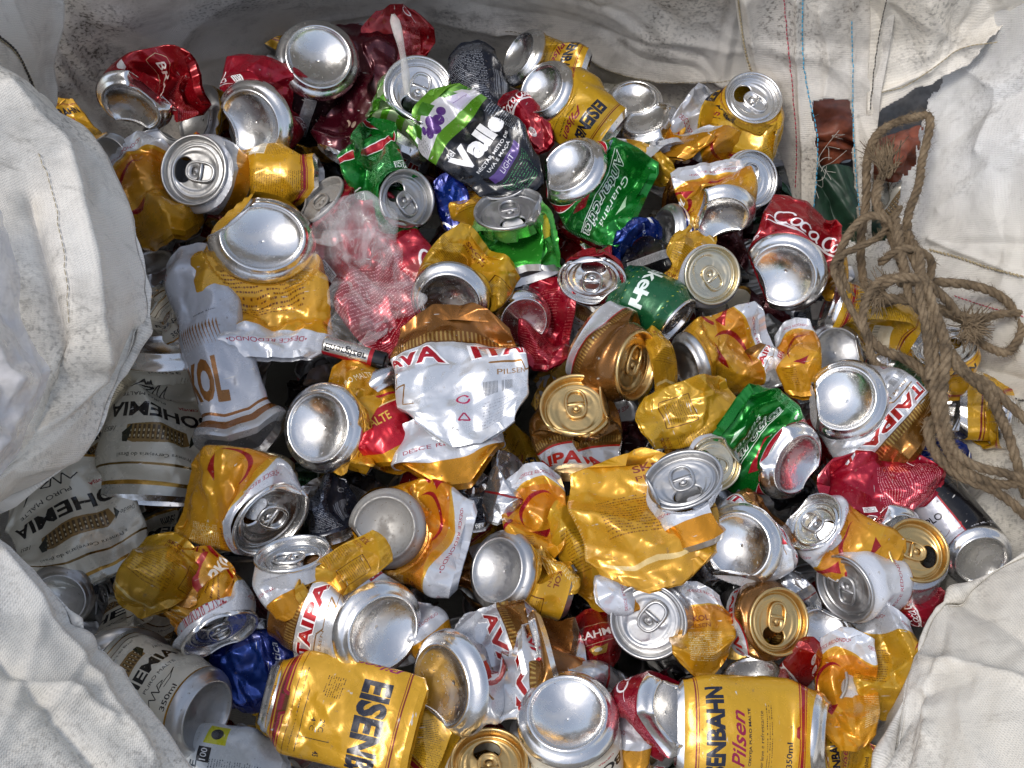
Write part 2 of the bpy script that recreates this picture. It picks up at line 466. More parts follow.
def lab_bohemia():
    L = Label((220, 214, 196), 0.15)
    L.rect(0, 0, LW, 34, (196, 196, 186), 0.5)
    L.rect(0, 34, LW, 44, (178, 136, 54), 0.8); L.rect(0, 84, LW, 90, (120, 92, 40), 0.7)
    L.rect(0, 446, LW, 456, (178, 136, 54), 0.8)
    for cx in (60, 416):
        L.text('a Primeira Cervejaria do Brasil', cx, 112, 14, (60, 60, 50), 0.1, fit=200)
        # engraved brewery
        L.poly([(cx-74, 210), (cx-86, 170), (cx-60, 150), (cx-40, 152), (cx+60, 146), (cx+84, 158), (cx+80, 206), (cx, 216)], (150, 120, 70), 0.2)
        for k in range(-66, 70, 11):
            L.rect(cx+k, 158, cx+k+6, 206, (84, 66, 40), 0.1); L.rect(cx+k+1, 164, cx+k+4, 172, (220, 206, 170), 0.1); L.rect(cx+k+1, 182, cx+k+4, 190, (220, 206, 170), 0.1)
        L.poly([(cx+66, 206), (cx+92, 180), (cx+88, 150), (cx+74, 148)], (40, 44, 30), 0.1)
        L.poly([(cx-88, 204), (cx-100, 180), (cx-84, 160)], (40, 44, 30), 0.1)
        L.text('Desde', cx-130, 176, 16, (60, 60, 50), 0.1, shear=0.4); L.text('1853', cx+136, 196, 16, (60, 60, 50), 0.1, shear=0.4)
        L.text('BOHEMIA', cx, 262, 54, (18, 18, 20), 0.05, fit=300, bold=0.03)
        L.text('CERVEJA', cx-88, 320, 15, (160, 20, 26), 0.1, bold=0.02); L.text('PURO MALTE', cx+44, 320, 15, (40, 40, 40), 0.1, fit=130)
        L.line([(cx-50, 368), (cx-30, 350), (cx-20, 382), (cx-8, 346), (cx+2, 384), (cx+14, 352), (cx+34, 360), (cx+10, 372), (cx+60, 366), (cx+84, 350), (cx+50, 382), (cx+20, 386)], 3, (20, 20, 20), 0.05)
        L.text('350ml', cx, 424, 24, (30, 30, 30), 0.1, bold=0.01)
    L.small(600, 110, 730, 420, (60, 60, 60), gap=9)
    return L

def cola_word(L, cx, cy, k, col):
    def A(x, y, rx, ry, a0, a1, w): 
        th = np.radians(np.linspace(a0, a1, 20)); px = x+rx*np.cos(th); py = y+ry*np.sin(th)
        px = px-0.35*(py); L.line(np.stack([cx+px*k, cy+py*k], -1), w*k, col, 0.1)
    A(-60, 0, 26, 34, -40, -320, 8); A(-52, 36, 60, 10, 180, 330, 3)
    A(-22, 6, 12, 16, 0, 360, 6); A(4, 6, 12, 16, -50, -310, 6); A(30, 6, 11, 16, 0, 360, 6)
    A(50, 2, 9, 20, 100, 180, 6); A(80, -6, 20, 30, -50, -320, 8); A(108, 6, 12, 16, 0, 360, 6)
    A(128, -14, 4, 36, -90, 90, 6); A(146, 6, 11, 16, 0, 360, 6)

def lab_red(kind='cola'):
    base = {'cola': (150, 10, 24), 'beer': (150, 12, 18), 'maroon': (74, 14, 26)}[kind]
    L = Label(base, 0.5)
    if kind == 'cola':
        cola_word(L, 370, 150, 1.25, (240, 238, 240))
        cola_word(L, 60, 330, 1.0, (240, 238, 240))
        L.arc(416, 230, 200, 40, 180, 350, 12, (236, 230, 230), 0.2, taper=True)
        L.rect(590, 120, 620, 190, (240, 240, 240), 0.1); L.small(594, 124, 616, 186, (20, 20, 20), rot=True, gap=6)
        L.small(520, 230, 780, 440, (214, 150, 150), gap=8, h=3)
        L.ell(300, 330, 22, 30, (196, 190, 190), 0.3); L.text('85', 300, 330, 24, (160, 20, 20), 0.2)
        L.ell(360, 350, 22, 30, (196, 190, 190), 0.3); L.text('10', 360, 350, 24, (160, 20, 20), 0.2)
    elif kind == 'beer':
        L.text('BRAHMA', 416, 190, 52, (226, 214, 206), 0.2, fit=210, bold=0.02)
        L.poly([(260, 130), (570, 130), (620, 200), (570, 270), (260, 270), (230, 200)], (150, 12, 18), 0.5)
        L.line([(260, 130), (570, 130), (620, 200), (570, 270), (260, 270), (230, 200), (260, 130)], 4, (214, 190, 150), 0.5)
        L.text('BRAHMA', 416, 200, 56, (232, 222, 214), 0.2, fit=270, bold=0.02)
        L.poly([(360, 300), (400, 286), (430, 300), (470, 290), (450, 350), (380, 352)], (200, 160, 70), 0.6)
        L.ell(410, 318, 22, 14, (216, 214, 200), 0.4)
        L.small(600, 60, 800, 430, (196, 120, 110), gap=9); L.small(20, 60, 180, 430, (196, 120, 110), gap=9)
        L.rect(200, 380, 260, 440, (222, 222, 222), 0.2)
    else:
        L.ell(300, 300, 14, 14, (190, 170, 150), 0.3); L.ell(330, 320, 14, 14, (190, 170, 150), 0.3)
        L.small(560, 90, 760, 400, (130, 84, 84), gap=9)
        L.text('350ml', 416, 400, 20, (190, 160, 150), 0.3)
    return L

def lab_green():
    L = Label((14, 118, 42), 0.6)
    L.rect(0, 400, LW, 436, (176, 16, 26), 0.3); L.rect(0, 396, LW, 400, (240, 240, 240), 0.1); L.rect(0, 436, LW, 440, (240, 240, 240), 0.1)
    for cx in (60, 416):
        L.text('Guaran\u00e1', cx, 150, 34, (236, 244, 236), 0.1, shear=0.3, fit=150)
        L.text('Antarctica', cx, 205, 62, (240, 246, 240), 0.1, shear=0.3, fit=270, bold=0.045)
        L.text('Antarctica', cx, 205, 54, (20, 70, 40), 0.3, shear=0.3, fit=258, bold=0.0)
        L.poly([(cx-30, 100), (cx, 66), (cx+30, 98), (cx+6, 94)], (190, 225, 190), 0.3)
        L.line([(cx-140, 250), (cx+130, 240)], 4, (240, 246, 240), 0.1)
        L.poly([(cx-60, 300), (cx+40, 270), (cx+80, 330), (cx-20, 360)], (176, 16, 26), 0.4)
    L.small(560, 90, 700, 380, (170, 220, 175), gap=9)
    L.rect(240, 300, 290, 350, (120, 130, 150), 0.2)
    return L

def lab_heineken():
    L = Label((18, 84, 50), 0.4)
    for cx in (130, 546):
        L.text('Heineken', cx+130, 232, 96, (222, 232, 226), 0.15, fit=480, bold=0.02)
    for k in range(20, LW, 34):
        for y in (60, 330, 400): L.line([(k, y), (k+8, y+6)], 3, (190, 190, 60), 0.3)
    return L

def lab_black(kind='plain'):
    L = Label((16, 14, 18), 0.3)
    if kind == 'plain':
        L.rect(400, 60, 450, 420, (150, 150, 152), 0.3); L.small(404, 70, 446, 410, (60, 60, 60), gap=7)
        L.small(600, 60, 740, 420, (110, 30, 40), gap=9)
    elif kind == 'navy':
        L.rect(0, 0, LW, LH, (40, 46, 62), 0.3)
        L.small(240, 40, 470, 430, (190, 196, 206), gap=10, h=5)
        L.arc(560, 120, 22, 22, 20, 340, 6, (190, 196, 206), 0.2)
        for k in range(0, 120, 4):
            if L.rng.random() > 0.35: L.rect(500+k, 240, 502.6+k, 400, (190, 196, 206), 0.2)
    elif kind == 'valle':
        L.rect(0, 0, LW, LH, (16, 20, 30), 0.35)
        L.rect(0, 0, LW, 150, (206, 206, 212), 0.3)
        L.rect(0, 0, LW, 46, (92, 150, 34), 0.4); L.rect(0, 126, LW, 168, (92, 150, 34), 0.4)
        for k in range(0, LW, 90): L.poly([(k, 30), (k+50, 20), (k+70, 60), (k+30, 70)], (60, 120, 30), 0.4)
        for (a, b_, r_) in ((380, 84, 18), (404, 98, 17), (352, 98, 17), (376, 112, 16), (430, 84, 14), (340, 72, 12)): L.ell(a, b_, r_, r_, (84, 44, 120), 0.3)
        L.rect(470, 60, 540, 118, (210, 204, 230), 0.2); L.line([(474, 90), (536, 90)], 2, (120, 90, 160))
        L.small(250, 60, 320, 120, (90, 90, 90), gap=7)
        L.text('del', 330, 196, 22, (240, 240, 240), 0.1, bold=0.02)
        L.text('Valle', 416, 238, 74, (244, 244, 246), 0.1, fit=230, bold=0.05)
        L.text('N\u00c9CTAR MISTO DE', 416, 296, 14, (240, 240, 240), 0.1, fit=170, bold=0.02); L.text('UVA E MA\u00c7\u00c3', 416, 318, 14, (240, 240, 240), 0.1, fit=120, bold=0.02)
        L.rect(340, 334, 490, 362, (84, 60, 130), 0.2); L.text('LIGHT', 416, 348, 16, (240, 240, 250), 0.1)
        L.small(350, 372, 490, 440, (70, 150, 90), gap=8)
        L.small(520, 190, 640, 430, (170, 176, 186), gap=9)
    elif kind == 'split':
        L.rect(0, 0, 400, LH, (196, 198, 208), 0.3)
        L.arc(390, 60, 30, 260, 60, 110, 5, (170, 20, 40), 0.2); L.rect(396, 0, 403, LH, (170, 20, 40), 0.3)
        L.text('DUPLO', 300, 200, 34, (20, 20, 24), 0.1, rot=0, fit=130, bold=0.02)
        L.arc(300, 290, 50, 24, 0, 300, 3, (90, 40, 60)); L.small(220, 330, 370, 430, (120, 120, 130), gap=9)
        L.text('350 ML \u2022 CERVEJA', 520, 372, 26, (220, 220, 224), 0.2, fit=190, bold=0.01)
    return L

def lab_misc(kind):
    if kind == 'lime':
        L = Label((150, 172, 130), 0.5)
        for k in range(0, LW, 70): L.line([(k, 20), (k+60, 200), (k+20, 440)], 30, (84, 152, 30), 0.5)
        L.small(200, 200, 330, 300, (40, 70, 30))
    elif kind == 'sprite':
        L = Label((60, 164, 52), 0.6)
        L.blend_rows(0, 200, (150, 204, 120), (60, 164, 52), 0.5, 0.6)
        L.small(200, 170, 330, 330, (20, 90, 30), gap=8, rot=True)
        L.poly([(520, 140), (640, 90), (640, 230), (560, 300)], (214, 196, 40), 0.5)
        L.arc(416, 300, 120, 50, 200, 340, 20, (20, 110, 40), 0.5)
        L.poly([(380, 360), (430, 320), (440, 380)], (30, 130, 50), 0.5)
    elif kind == 'blue':
        L = Label((10, 34, 112), 0.6)
        L.poly([(300, 100), (480, 60), (520, 260), (340, 300)], (24, 62, 150), 0.65)
        L.text('Antarctica', 416, 340, 34, (190, 200, 220), 0.3, fit=190, shear=0.2)
        L.rect(0, 420, LW, 440, (220, 220, 220), 0.3)
    elif kind == 'darkgreen':
        L = Label((12, 66, 30), 0.6); L.small(300, 100, 500, 400, (90, 150, 100), gap=10)
        L.rect(0, 300, LW, 312, (180, 190, 180), 0.5)
    elif kind == 'white':      # white can with gold lettering
        L = Label((206, 210, 218), 0.3)
        L.rect(0, 436, LW, LH, (196, 198, 202), 0.6); L.rect(0, 418, LW, 436, (150, 92, 42), 0.6); L.rect(0, 400, LW, 406, (150, 92, 42), 0.6)
        L.text('SKOL', 470, 330, 96, (160, 104, 50), 0.5, fit=230, bold=0.05, shear=0.2)
        L.poly([(330, 150), (350, 110), (362, 170), (380, 130), (392, 200), (420, 180), (400, 250)], (160, 104, 50), 0.5)
        L.small(520, 180, 620, 186, (90, 90, 100)); L.text('\u2022DESCE REDONDO\u2022', 360, 60, 15, (150, 60, 50), 0.2, fit=190)
        for k in range(440, 620, 14): L.poly([(k, 210), (k+6, 200), (k+9, 260)], (160, 104, 50), 0.5)
    elif kind == 'desce':      # plain white wrap
        L = Label((204, 207, 214), 0.35)
        for cx in (60, 416): L.text('DESCE REDONDO', cx, 230, 24, (150, 20, 40), 0.2, fit=230)
        L.rect(0, 330, LW, LH, (206, 140, 20), 0.6)
    elif kind == 'bronze':
        L = Label((128, 84, 32), 0.75)
        for k in range(0, LW, 9): L.rect(k, 250, k+4, 300, (190, 150, 78), 0.8)
        L.rect(0, 330, LW, LH, (200, 202, 206), 0.5); L.rect(0, 318, LW, 330, (176, 20, 18), 0.4)
        L.text('ITAIPAVA', 416, 396, 60, (176, 20, 18), 0.35, fit=350, bold=0.04)
    elif kind == 'silver':
        L = Label((190, 192, 196), 0.9); L.rect(0, 300, LW, 316, (140, 30, 30), 0.4)
    elif kind == 'paper':
        L = Label((190, 194, 196), 0.1)
        L.text('RECICLE', 300, 120, 30, (60, 70, 80), 0.1, fit=200, bold=0.02); L.small(200, 180, 420, 430, (70, 80, 90), gap=10, h=4)
        L.rect(470, 140, 560, 230, (190, 190, 20), 0.1); L.ell(515, 185, 26, 26, (30, 30, 30), 0.1); L.rect(400, 130, 455, 180, (24, 26, 30), 0.1); L.text('100', 428, 155, 24, (230, 230, 230), 0.1)
    elif kind == 'rwb':
        L = Label((200, 200, 206), 0.5); L.rect(0, 0, LW, 70, (190, 20, 50), 0.4); L.small(0, 20, LW, 50, (240, 240, 240), gap=16, h=8)
        L.rect(0, 90, LW, 130, (30, 60, 140), 0.4); L.text('BRAHMA', 416, 220, 60, (170, 20, 20), 0.3, fit=240, bold=0.02)
    elif kind == 'redyellow':
        L = Label((206, 150, 24), 0.65)
        L.rect(0, 250, LW, 420, (186, 20, 16), 0.5); L.rect(0, 244, LW, 250, (240, 220, 150), 0.4)
        L.text('MALTE', 416, 300, 40, (240, 200, 80), 0.4, fit=130, bold=0.02); L.text('PURO MALTE', 416, 120, 20, (240, 230, 200), 0.4, fit=150)
        L.line([(200, 60), (380, 200), (640, 220)], 10, (170, 20, 20), 0.4)
    return L

M = {}
def pm(key):
    if key in M: return M[key]
    d = {'eisen': lambda: lab_eisen(), 'yellow': lab_plain, 'eisen2': lambda: lab_eisen(True), 'skol': lambda: lab_skol('front'), 'skolback': lambda: lab_skol('back'),
         'ita': lambda: lab_itaipava(0), 'ita2': lambda: lab_itaipava(1), 'boh': lab_bohemia, 'cola': lambda: lab_red('cola'), 'beer': lambda: lab_red('beer'),
         'maroon': lambda: lab_red('maroon'), 'green': lab_green, 'hein': lab_heineken, 'black': lambda: lab_black('plain'), 'navy': lambda: lab_black('navy'),
         'valle': lambda: lab_black('valle'), 'split': lambda: lab_black('split')}
    L = d[key]() if key in d else lab_misc(key)
    M[key] = print_mat('print '+key, L, dirt={'boh': 0.16, 'yellow': 0.28, 'skol': 0.28}.get(key, 0.23))
    return M[key]

# ------------------------------------------------------------------ drink can builder (local units: metres, +Z out of the end that shows)
MM = 0.001
def panel_h(x, y):
    h = -5.2 - 0.9*sstep((1-np.sqrt((x/15.5)**2+((y+1.0)/18.5)**2))*9)
    r = np.sqrt(x*x+y*y)
    h = h + 0.7*np.exp(-((r-19.6)/0.9)**2)
    h = h + 0.5*np.exp(-((np.sqrt((x/10.5)**2+((y-7)/9)**2)-1)*6)**2)*(y > 0)
    return h

def dent_planes(seed):
    rng = np.random.RandomState(seed*31+2); out = []
    a0 = rng.rand()*6.28
    for q in range(1+seed % 2):
        a = a0+q*rng.uniform(1.6, 4.6); tz = rng.uniform(0.35, 0.75)
        n = np.array([math.cos(a), math.sin(a), tz]); n /= np.linalg.norm(n)
        out.append((n, rng.uniform(0.72, 0.88)))
    return out

def apply_dent(V, seed, R0):
    """the rim folds back over planes: shared by the end and the wall below it (millimetres, end frame)"""
    for n, f in dent_planes(seed):
        hx = math.hypot(n[0], n[1]); off = R0*hx*f
        d = V@n-off; near = np.clip((V[..., 2]+42)/12, 0, 1)
        V = V-(1.7*np.clip(d, 0, None)*near)[..., None]*n
    return V

def lid_mesh(kind, mat, dent):
    """kind: 'open' with a mouth, 'shut'"""
    parts = []
    seg = 64; th = np.linspace(0, 2*math.pi, seg, endpoint=False)
    out = np.stack([21.5*np.cos(th), 21.5*np.sin(th)], -1)
    n = 22; V = []
    if kind == 'open':
        c = np.array([0.0, -11.3]); 
        # the mouth: an oval; rays from its centre reach both edges
        hole = c + np.stack([9.6*np.cos(th), 7.2*np.sin(th)], -1)
        d = nrm(hole-c); bq = (d*c).sum(1); t = -bq+np.sqrt(bq*bq-(c@c-21.5**2)); outp = c+d*t[:, None]
        for k in range(n):
            f = k/(n-1); p = hole*(1-f)+outp*f
            z = panel_h(p[:, 0], p[:, 1])
            if k == 0: z = z-1.2
            V.append(np.column_stack([p, z]))
        Fq = [f[::-1] for f in grid_faces(n, seg, wrap=True).tolist()]
        parts.append((np.vstack(V), [f[::-1] for f in Fq]))
        # the flap pushed down inside
        fl = c + np.stack([8.6*np.cos(th), 6.4*np.sin(th)], -1); z = -6.5 - (fl[:, 1]+19)*0.0 - np.clip((6.0-(fl[:, 1]+10)), 0, 20)*1.0
        parts.append((np.column_stack([fl[:, 0], fl[:, 1]+3, z]), [list(range(seg))]))
    else:
        for k in range(n):
            p = out*(k/(n-1)); z = panel_h(p[:, 0], p[:, 1])
            e = np.sqrt((p[:, 0]/9.4)**2+((p[:, 1]+11.3)/7.0)**2)
            z = z - 0.45*np.exp(-((e-1)*7)**2)
            V.append(np.column_stack([p, z]))
        parts.append((np.vstack(V), grid_faces(n, seg, wrap=True).tolist()))
    prof = [(21.5, -5.25), (22.4, -7.0), (23.3, -7.2), (23.9, -6.0), (24.4, -2.0), (24.9, -0.4), (25.6, 0.15), (26.5, 0.1), (27.1, -0.5), (27.2, -1.6), (26.9, -2.6), (26.3, -3.2)]
    parts.append(lathe(prof, seg, center=False))
    V, F = merge(parts)
    if dent: V = apply_dent(V, dent, 27.0)
    return mesh_from('lid '+kind, V*MM, F, [mat])

def tab_mesh(mat, lift=0.0):
    def stadium(cy, hx, hy, n=36, z=0.0, p=2.6):
        th = np.linspace(0, 2*math.pi, n, endpoint=False)
        c, s = np.cos(th), np.sin(th)
        return np.column_stack([hx*np.sign(c)*np.abs(c)**(2/p), cy+hy*np.sign(s)*np.abs(s)**(2/p), np.full(n, z)])
    P = stadium(3.5, 7.2, 11.2)
    parts = [tube(P, 1.15, 8, closed=True)]
    # plate round the rivet with its finger hole
    o = stadium(-2.0, 6.6, 5.4); i_ = stadium(-1.2, 2.9, 2.5)
    n = len(o); V = np.vstack([o+[0, 0, 0.3], i_+[0, 0, 0.3], o-[0, 0, 0.5], i_-[0, 0, 0.5]])
    F = [[j, (j+1) % n, n+(j+1) % n, n+j] for j in range(n)] + [[n+j, n+(j+1) % n, 3*n+(j+1) % n, 3*n+j] for j in range(n)] + [[2*n+j, 3*n+j, 3*n+(j+1) % n, 2*n+(j+1) % n] for j in range(n)]
    parts.append((V, F))
    o = stadium(3.6, 6.6, 1.6, p=3); V = np.vstack([o+[0, 0, 0.5], o-[0, 0, 0.5]])
    parts.append((V, [list(range(n)), list(range(2*n-1, n-1, -1))]+[[j, n+j, n+(j+1) % n, (j+1) % n] for j in range(n)]))
    rv, rf = lathe([(0.01, 0.9), (1.6, 0.8), (2.2, 0.2), (2.3, -1.6)], 20); parts.append((rv, rf))
    V, F = merge(parts)
    a = R(lift); y = V[:, 1]+6; z = V[:, 2]
    V = np.column_stack([V[:, 0], y*math.cos(a)-z*math.sin(a)-6, y*math.sin(a)+z*math.cos(a)])
    V[:, 2] += -4.6
    return mesh_from('tab', V*MM, F, [mat])

def base_mesh(mat, dent=0):
    seg = 72; pr = []
    for k in range(12):
        r = 22.8*(k/11.0); r = max(r, 0.05)
        pr.append((r, -11.0+(11.0-3.0)*(r/22.8)**2.1))
    pr += [(23.4, -2.2), (24.0, -0.7), (24.8, 0.0), (25.7, -0.2), (26.4, -0.9), (27.1, -2.4), (28.6, -3.4), (30.6, -4.6), (32.0, -6.4), (32.8, -8.4), (33.0, -9.8)]
    V, F = lathe(pr, seg)
    if dent: V = apply_dent(V, dent, 26.0)
    return mesh_from('base', V*MM, F, [mat])

METAL = {'alu': ALU, 'dirty': ALU_DIRTY, 'grey': ALU_GREY, 'gold': GOLD, 'tan': TAN}
_proto = {}
def proto(key, f):
    if key not in _proto: _proto[key] = f()
    return _proto[key]

GROUP = 'crushed drink cans heaped in the sack'
NC, NS = 144, 84
can_count = [0]

def can(label, pr, end, A, D, tilt, B, w=None, az=None, rot=0.0, m='alu', cr=1.0, nd=4, th=None, bw=None, bth=None,
        seed=None, roll=None, ov=1.0, cap=True, dirty=0, h0=None, name='crushed_can', sag=0.0, lift=0, dent=None, side=None):
    """end: 'base', 'lid' (opened), 'shut' (unopened lid), None (both ends squeezed out of sight).
    A: (px, py, z) middle of the end that shows, B the far end; D pixel width of the end; tilt: degrees the end leans away
    from the eye, towards image direction az (default: away from B); w: pixel width of the middle."""
    can_count[0] += 1
    seed = seed if seed is not None else can_count[0]*13+5
    rng = np.random.RandomState(seed)
    Ap, Bp = at(*A), at(*B)
    V = nrm(cam_pos-Ap)
    s = scale_at(Ap)
    dia = 66.0 if end in ('base', None) else 54.0
    k = 1.0 if D is None else float(np.clip(D/(dia*s), 0.72, 1.2))
    if az is None:
        dx, dy = A[0]-B[0], -(A[1]-B[1])
        az = math.degrees(math.atan2(dy, dx)) if abs(dx)+abs(dy) > 1 else 90
    rt = nrm(np.cross(CY, V)); up = np.cross(V, rt)
    lean = rt*math.cos(R(az)) + up*math.sin(R(az))
    nA = V*math.cos(R(tilt)) + lean*math.sin(R(tilt))
    rad = 33.0*k*MM
    am = rad if w is None else max(w/2/scale_at((Ap+Bp)/2), 8)*MM
    bm = math.sqrt(max(2*rad*rad-am*am, 0)) if am > rad else rad*0.75 + 0.25*am
    bm = max(bm, 0.009)
    if th is not None: bm = th/2*MM*(0.7 if th <= 24 and end is None else 1.0)
    off = {'base': 9.5, 'lid': 3.0, 'shut': 3.0}.get(end, 0)*k*MM
    P0 = Ap - nA*off if end else Ap
    dAB = Bp-P0; Lc = np.linalg.norm(dAB)
    D0 = nrm(dAB)
    t0 = -nA if end else D0
    h = (h0*MM if h0 else max(0.33*Lc, 0.016))
    P1 = P0+t0*h; P2 = Bp-D0*0.3*Lc + (V*sag*MM)
    t = np.linspace(0, 1, NS)[:, None]
    Cc = (1-t)**3*P0+3*(1-t)**2*t*P1+3*(1-t)*t*t*P2+t**3*Bp
    T = nrm(3*(1-t)**2*(P1-P0)+6*(1-t)*t*(P2-P1)+3*t*t*(Bp-P2))
    W0 = np.cross(V, D0)
    if np.linalg.norm(W0) < 0.25: W0 = np.cross(V, nrm(D0+0.7*(-lean)))
    if side is not None:
        W0 = rt*math.cos(R(side)) + up*math.sin(R(side))
        if W0 @ np.cross(V, D0) < 0: W0 = -W0
    W0 = nrm(W0)
    W = nrm(W0[None, :]-(T@W0)[:, None]*T); N = np.cross(T, W)
    arc = np.concatenate([[0], np.cumsum(np.linalg.norm(np.diff(Cc, axis=0), axis=1))]); L = arc[-1]
    e = sstep(arc/(0.024*k))
    rr = np.full(NS, rad)
    if end in ('lid', 'shut'): rr = k*MM*(26.4+6.6*sstep(arc/(0.013*k)))
    if end is None: a0, b0 = am*0.84, bm*0.4
    else: a0, b0 = rr, rr
    ra = a0*(1-e)+am*e; rb = b0*(1-e)+bm*e
    # far end
    eb = sstep((L-arc)/(0.02*k))
    aE = bw/2/scale_at(Bp)*MM if bw else am*(0.9 if end is not None else 0.84); bE = bth/2*MM if bth else bm*0.6
    ra = ra*eb+aE*(1-eb); rb = rb*eb+bE*(1-eb)
    th_ = np.linspace(-math.pi, math.pi, NC)
    sn, cs = np.sin(th_), np.cos(th_)
    flat = np.clip(ra/(rb+1e-6)-1.3, 0, 2)/2
    thinw = float(np.clip((0.019-bm)/0.006, 0, 1)) if th is not None or bm < 0.015 else 0.0
    xp = 1.0-0.5*thinw*sstep(arc/0.03)[:, None]
    P = Cc[:, None, :] + (ra[:, None]*sn[None, :])[:, :, None]*W[:, None, :] + (rb[:, None]*np.sign(cs)*np.abs(cs)[None, :]**xp)[:, :, None]*N[:, None, :]
    if end is None or cap == 'round':      # flattened ends are rounded in outline
        cut = rng.uniform(0.05, 0.75, 4)
        side_ = sn[None, :]*0.5+0.5; sfr = (arc/L)[:, None]
        cw = (cut[0]*(1-side_)+cut[1]*side_)*(1-sfr)+(cut[2]*(1-side_)+cut[3]*side_)*sfr
        x2 = np.clip(np.abs(sn)-0.35, 0, 1)[None, :]*1.5*cw*ra[:, None]
        P = P - T[:, None, :]*(x2*(1-sstep((L-arc)/(0.5*L)))[:, None])[..., None]
        if end is None: P = P + T[:, None, :]*(x2*(1-sstep(arc/(0.5*L)))[:, None])[..., None]
    def normals(P):
        dt = np.gradient(P, axis=1); dt[:, 0] = P[:, 1]-P[:, -2]; dt[:, -1] = dt[:, 0]
        return nrm(np.cross(np.gradient(P, axis=0), dt))
    No = normals(P)
    sgn = np.sign(((P-Cc[:, None, :])*No).sum(-1).mean()); No = No*sgn
    wa = sstep((arc-0.003)/(0.014*k)) if end else np.full(NS, 0.8)
    wb = sstep((L-arc)/0.012)*0.7+0.3
    win = (wa*wb)[:, None]
    # dents: the part of the wall beyond a plane folds back through it, with a sharp rim
    for _ in range(nd if thinw < 0.5 else 0):
        si = rng.uniform(0.18, 0.9); ti = rng.uniform(-1.5, 1.5)
        i, j = int(si*(NS-1)), int((ti/math.pi*0.5+0.5)*(NC-1))
        p0, n0 = P[i, j].copy(), nrm(No[i, j]*1.0 + rng.normal(0, 0.38, 3))
        depth = (rng.uniform(1.2, 3.4) if bm < 0.018 else rng.uniform(4, 12))*MM*cr
        d = (P-p0)@n0 + depth
        ok = np.clip((No@n0)*3.0, 0, 1)*np.clip((0.056-np.linalg.norm(P-p0, axis=-1))/0.016, 0, 1)
        d = np.clip(d, 0, None)*ok*win
        P = P-(1.75*d)[:, :, None]*n0
    Q = P.copy()
    for _ in range(2):
        Q[1:-1] = Q[1:-1]*0.5+(Q[:-2]+Q[2:])*0.25
        Q = Q*0.5+(np.concatenate([Q[:, -2:-1], Q[:, :-1]], 1)+np.concatenate([Q[:, 1:], Q[:, 1:2]], 1))*0.25
    P = P+(Q-P)*win[..., None]
    No2 = normals(P)*sgn
    per = 8
    U = (th_/(2*math.pi)+0.5)[None, :]*per + np.zeros((NS, 1)); Y = (arc/0.026)[:, None]+np.zeros((1, NC))
    f1 = facets(U, Y, seed, per); 
    per2 = 22
    f2 = facets(U/per*per2, Y*2.6, seed+3, per2)
    f3 = vnoise(U/per*5, Y*0.8, seed+8, 5)
    thin = 0.75 if bm < 0.018 else 1.0
    disp = (No2*0.65+No*0.35)*((f1*14.5*thin+f2*3.8+f3*3*thin)*MM*cr*win)[:, :, None]
    if thinw > 0:      # front and back of a flattened can buckle together
        Ux = sn[None, :]*(ra/0.025)[:, None]+3.7; Yx = (arc/0.027)[:, None]+np.zeros((1, NC))
        g = facets(Ux, Yx, seed+11)*17 + facets(Ux*2.3+4, Yx*2.1+1, seed+12)*7.5 + facets(Ux*4.6, Yx*4.4, seed+14)*1.6 + vnoise(Ux*0.6, Yx*0.6, seed+13)*3
        Xm = sn[None, :]*ra[:, None]*1000; Ym = (arc*1000)[:, None]+np.zeros((1, NC)); gf = 0
        for _ in range(6):      # straight folds right across the flattened wall
            a_ = rng.uniform(0, math.pi); d_ = (Xm-rng.uniform(-26, 26))*math.cos(a_)+(Ym-rng.uniform(0.1, 0.9)*L*1000)*math.sin(a_)
            d_ = d_ + 2.0*vnoise(Xm/14, Ym/14, seed+40+_)
            kf = rng.uniform(0.28, 0.75)*rng.choice([-1, 1])
            gf = gf + kf*np.minimum(np.abs(d_), 22)
        g = g + (gf-gf.mean())*0.9
        both = N[:, None, :]*(g*MM*cr*np.maximum(wa, 0.15)[:, None])[..., None] + (No2*0.65+No*0.35)*(f2*0.9*MM*cr*win)[:, :, None]
        disp = disp*(1-thinw)+both*thinw
    P = P + disp
    if cr > 0:   # a little sideways shear so that outlines are not straight
        P = P + W[:, None, :]*((vnoise(Y*0.9, U*0+3, seed+21))*7*MM*cr*win)[:, :, None]
    if end:      # the wall never climbs over the end that shows
        q = (P-Ap)@nA; rv = (P-Ap)-q[..., None]*nA; rd = np.linalg.norm(rv, axis=-1)/(MM*k)
        r0, o0 = (32.6, -9.5) if end == 'base' else (27.0, -2.8)
        lim = (o0 + np.clip(rd-38.0, 0, None)*3.0)*MM*k
        lim = lim - 12*MM*k*(rd < (24.5 if end == 'base' else 25.2))
        lim[:3] = 1.0
        P = P - (np.clip(q-lim, 0, None))[..., None]*nA
    # frame of the end that shows
    z = nA if end else V; x = nrm(W[0]-(W[0]@z)*z); y = np.cross(z, x)
    Mw = Matrix(((x[0], y[0], z[0], Ap[0]), (x[1], y[1], z[1], Ap[1]), (x[2], y[2], z[2], Ap[2]), (0, 0, 0, 1)))
    root = empty(name, Mw); tag(root, label, 'can', GROUP)
    Ro = np.column_stack([x, y, z])
    Lv = (P.reshape(-1, 3)-Ap)@Ro
    if dent is None: dent = 1+seed % 7 if cr >= 0.55 else 0
    if dent and end: Lv = apply_dent(Lv/(k*MM), dent, 26.0 if end == 'base' else 27.0)*(k*MM)
    vv = np.repeat((arc/L)[:, None], NC, 1); uu = np.repeat((th_/(2*math.pi))[None, :], NS, 0)
    if end == 'base': vv = 1-vv; uu = -uu
    uv = np.stack([uu+0.5+rot, 1-(0.02+0.96*vv)], -1).reshape(-1, 2)
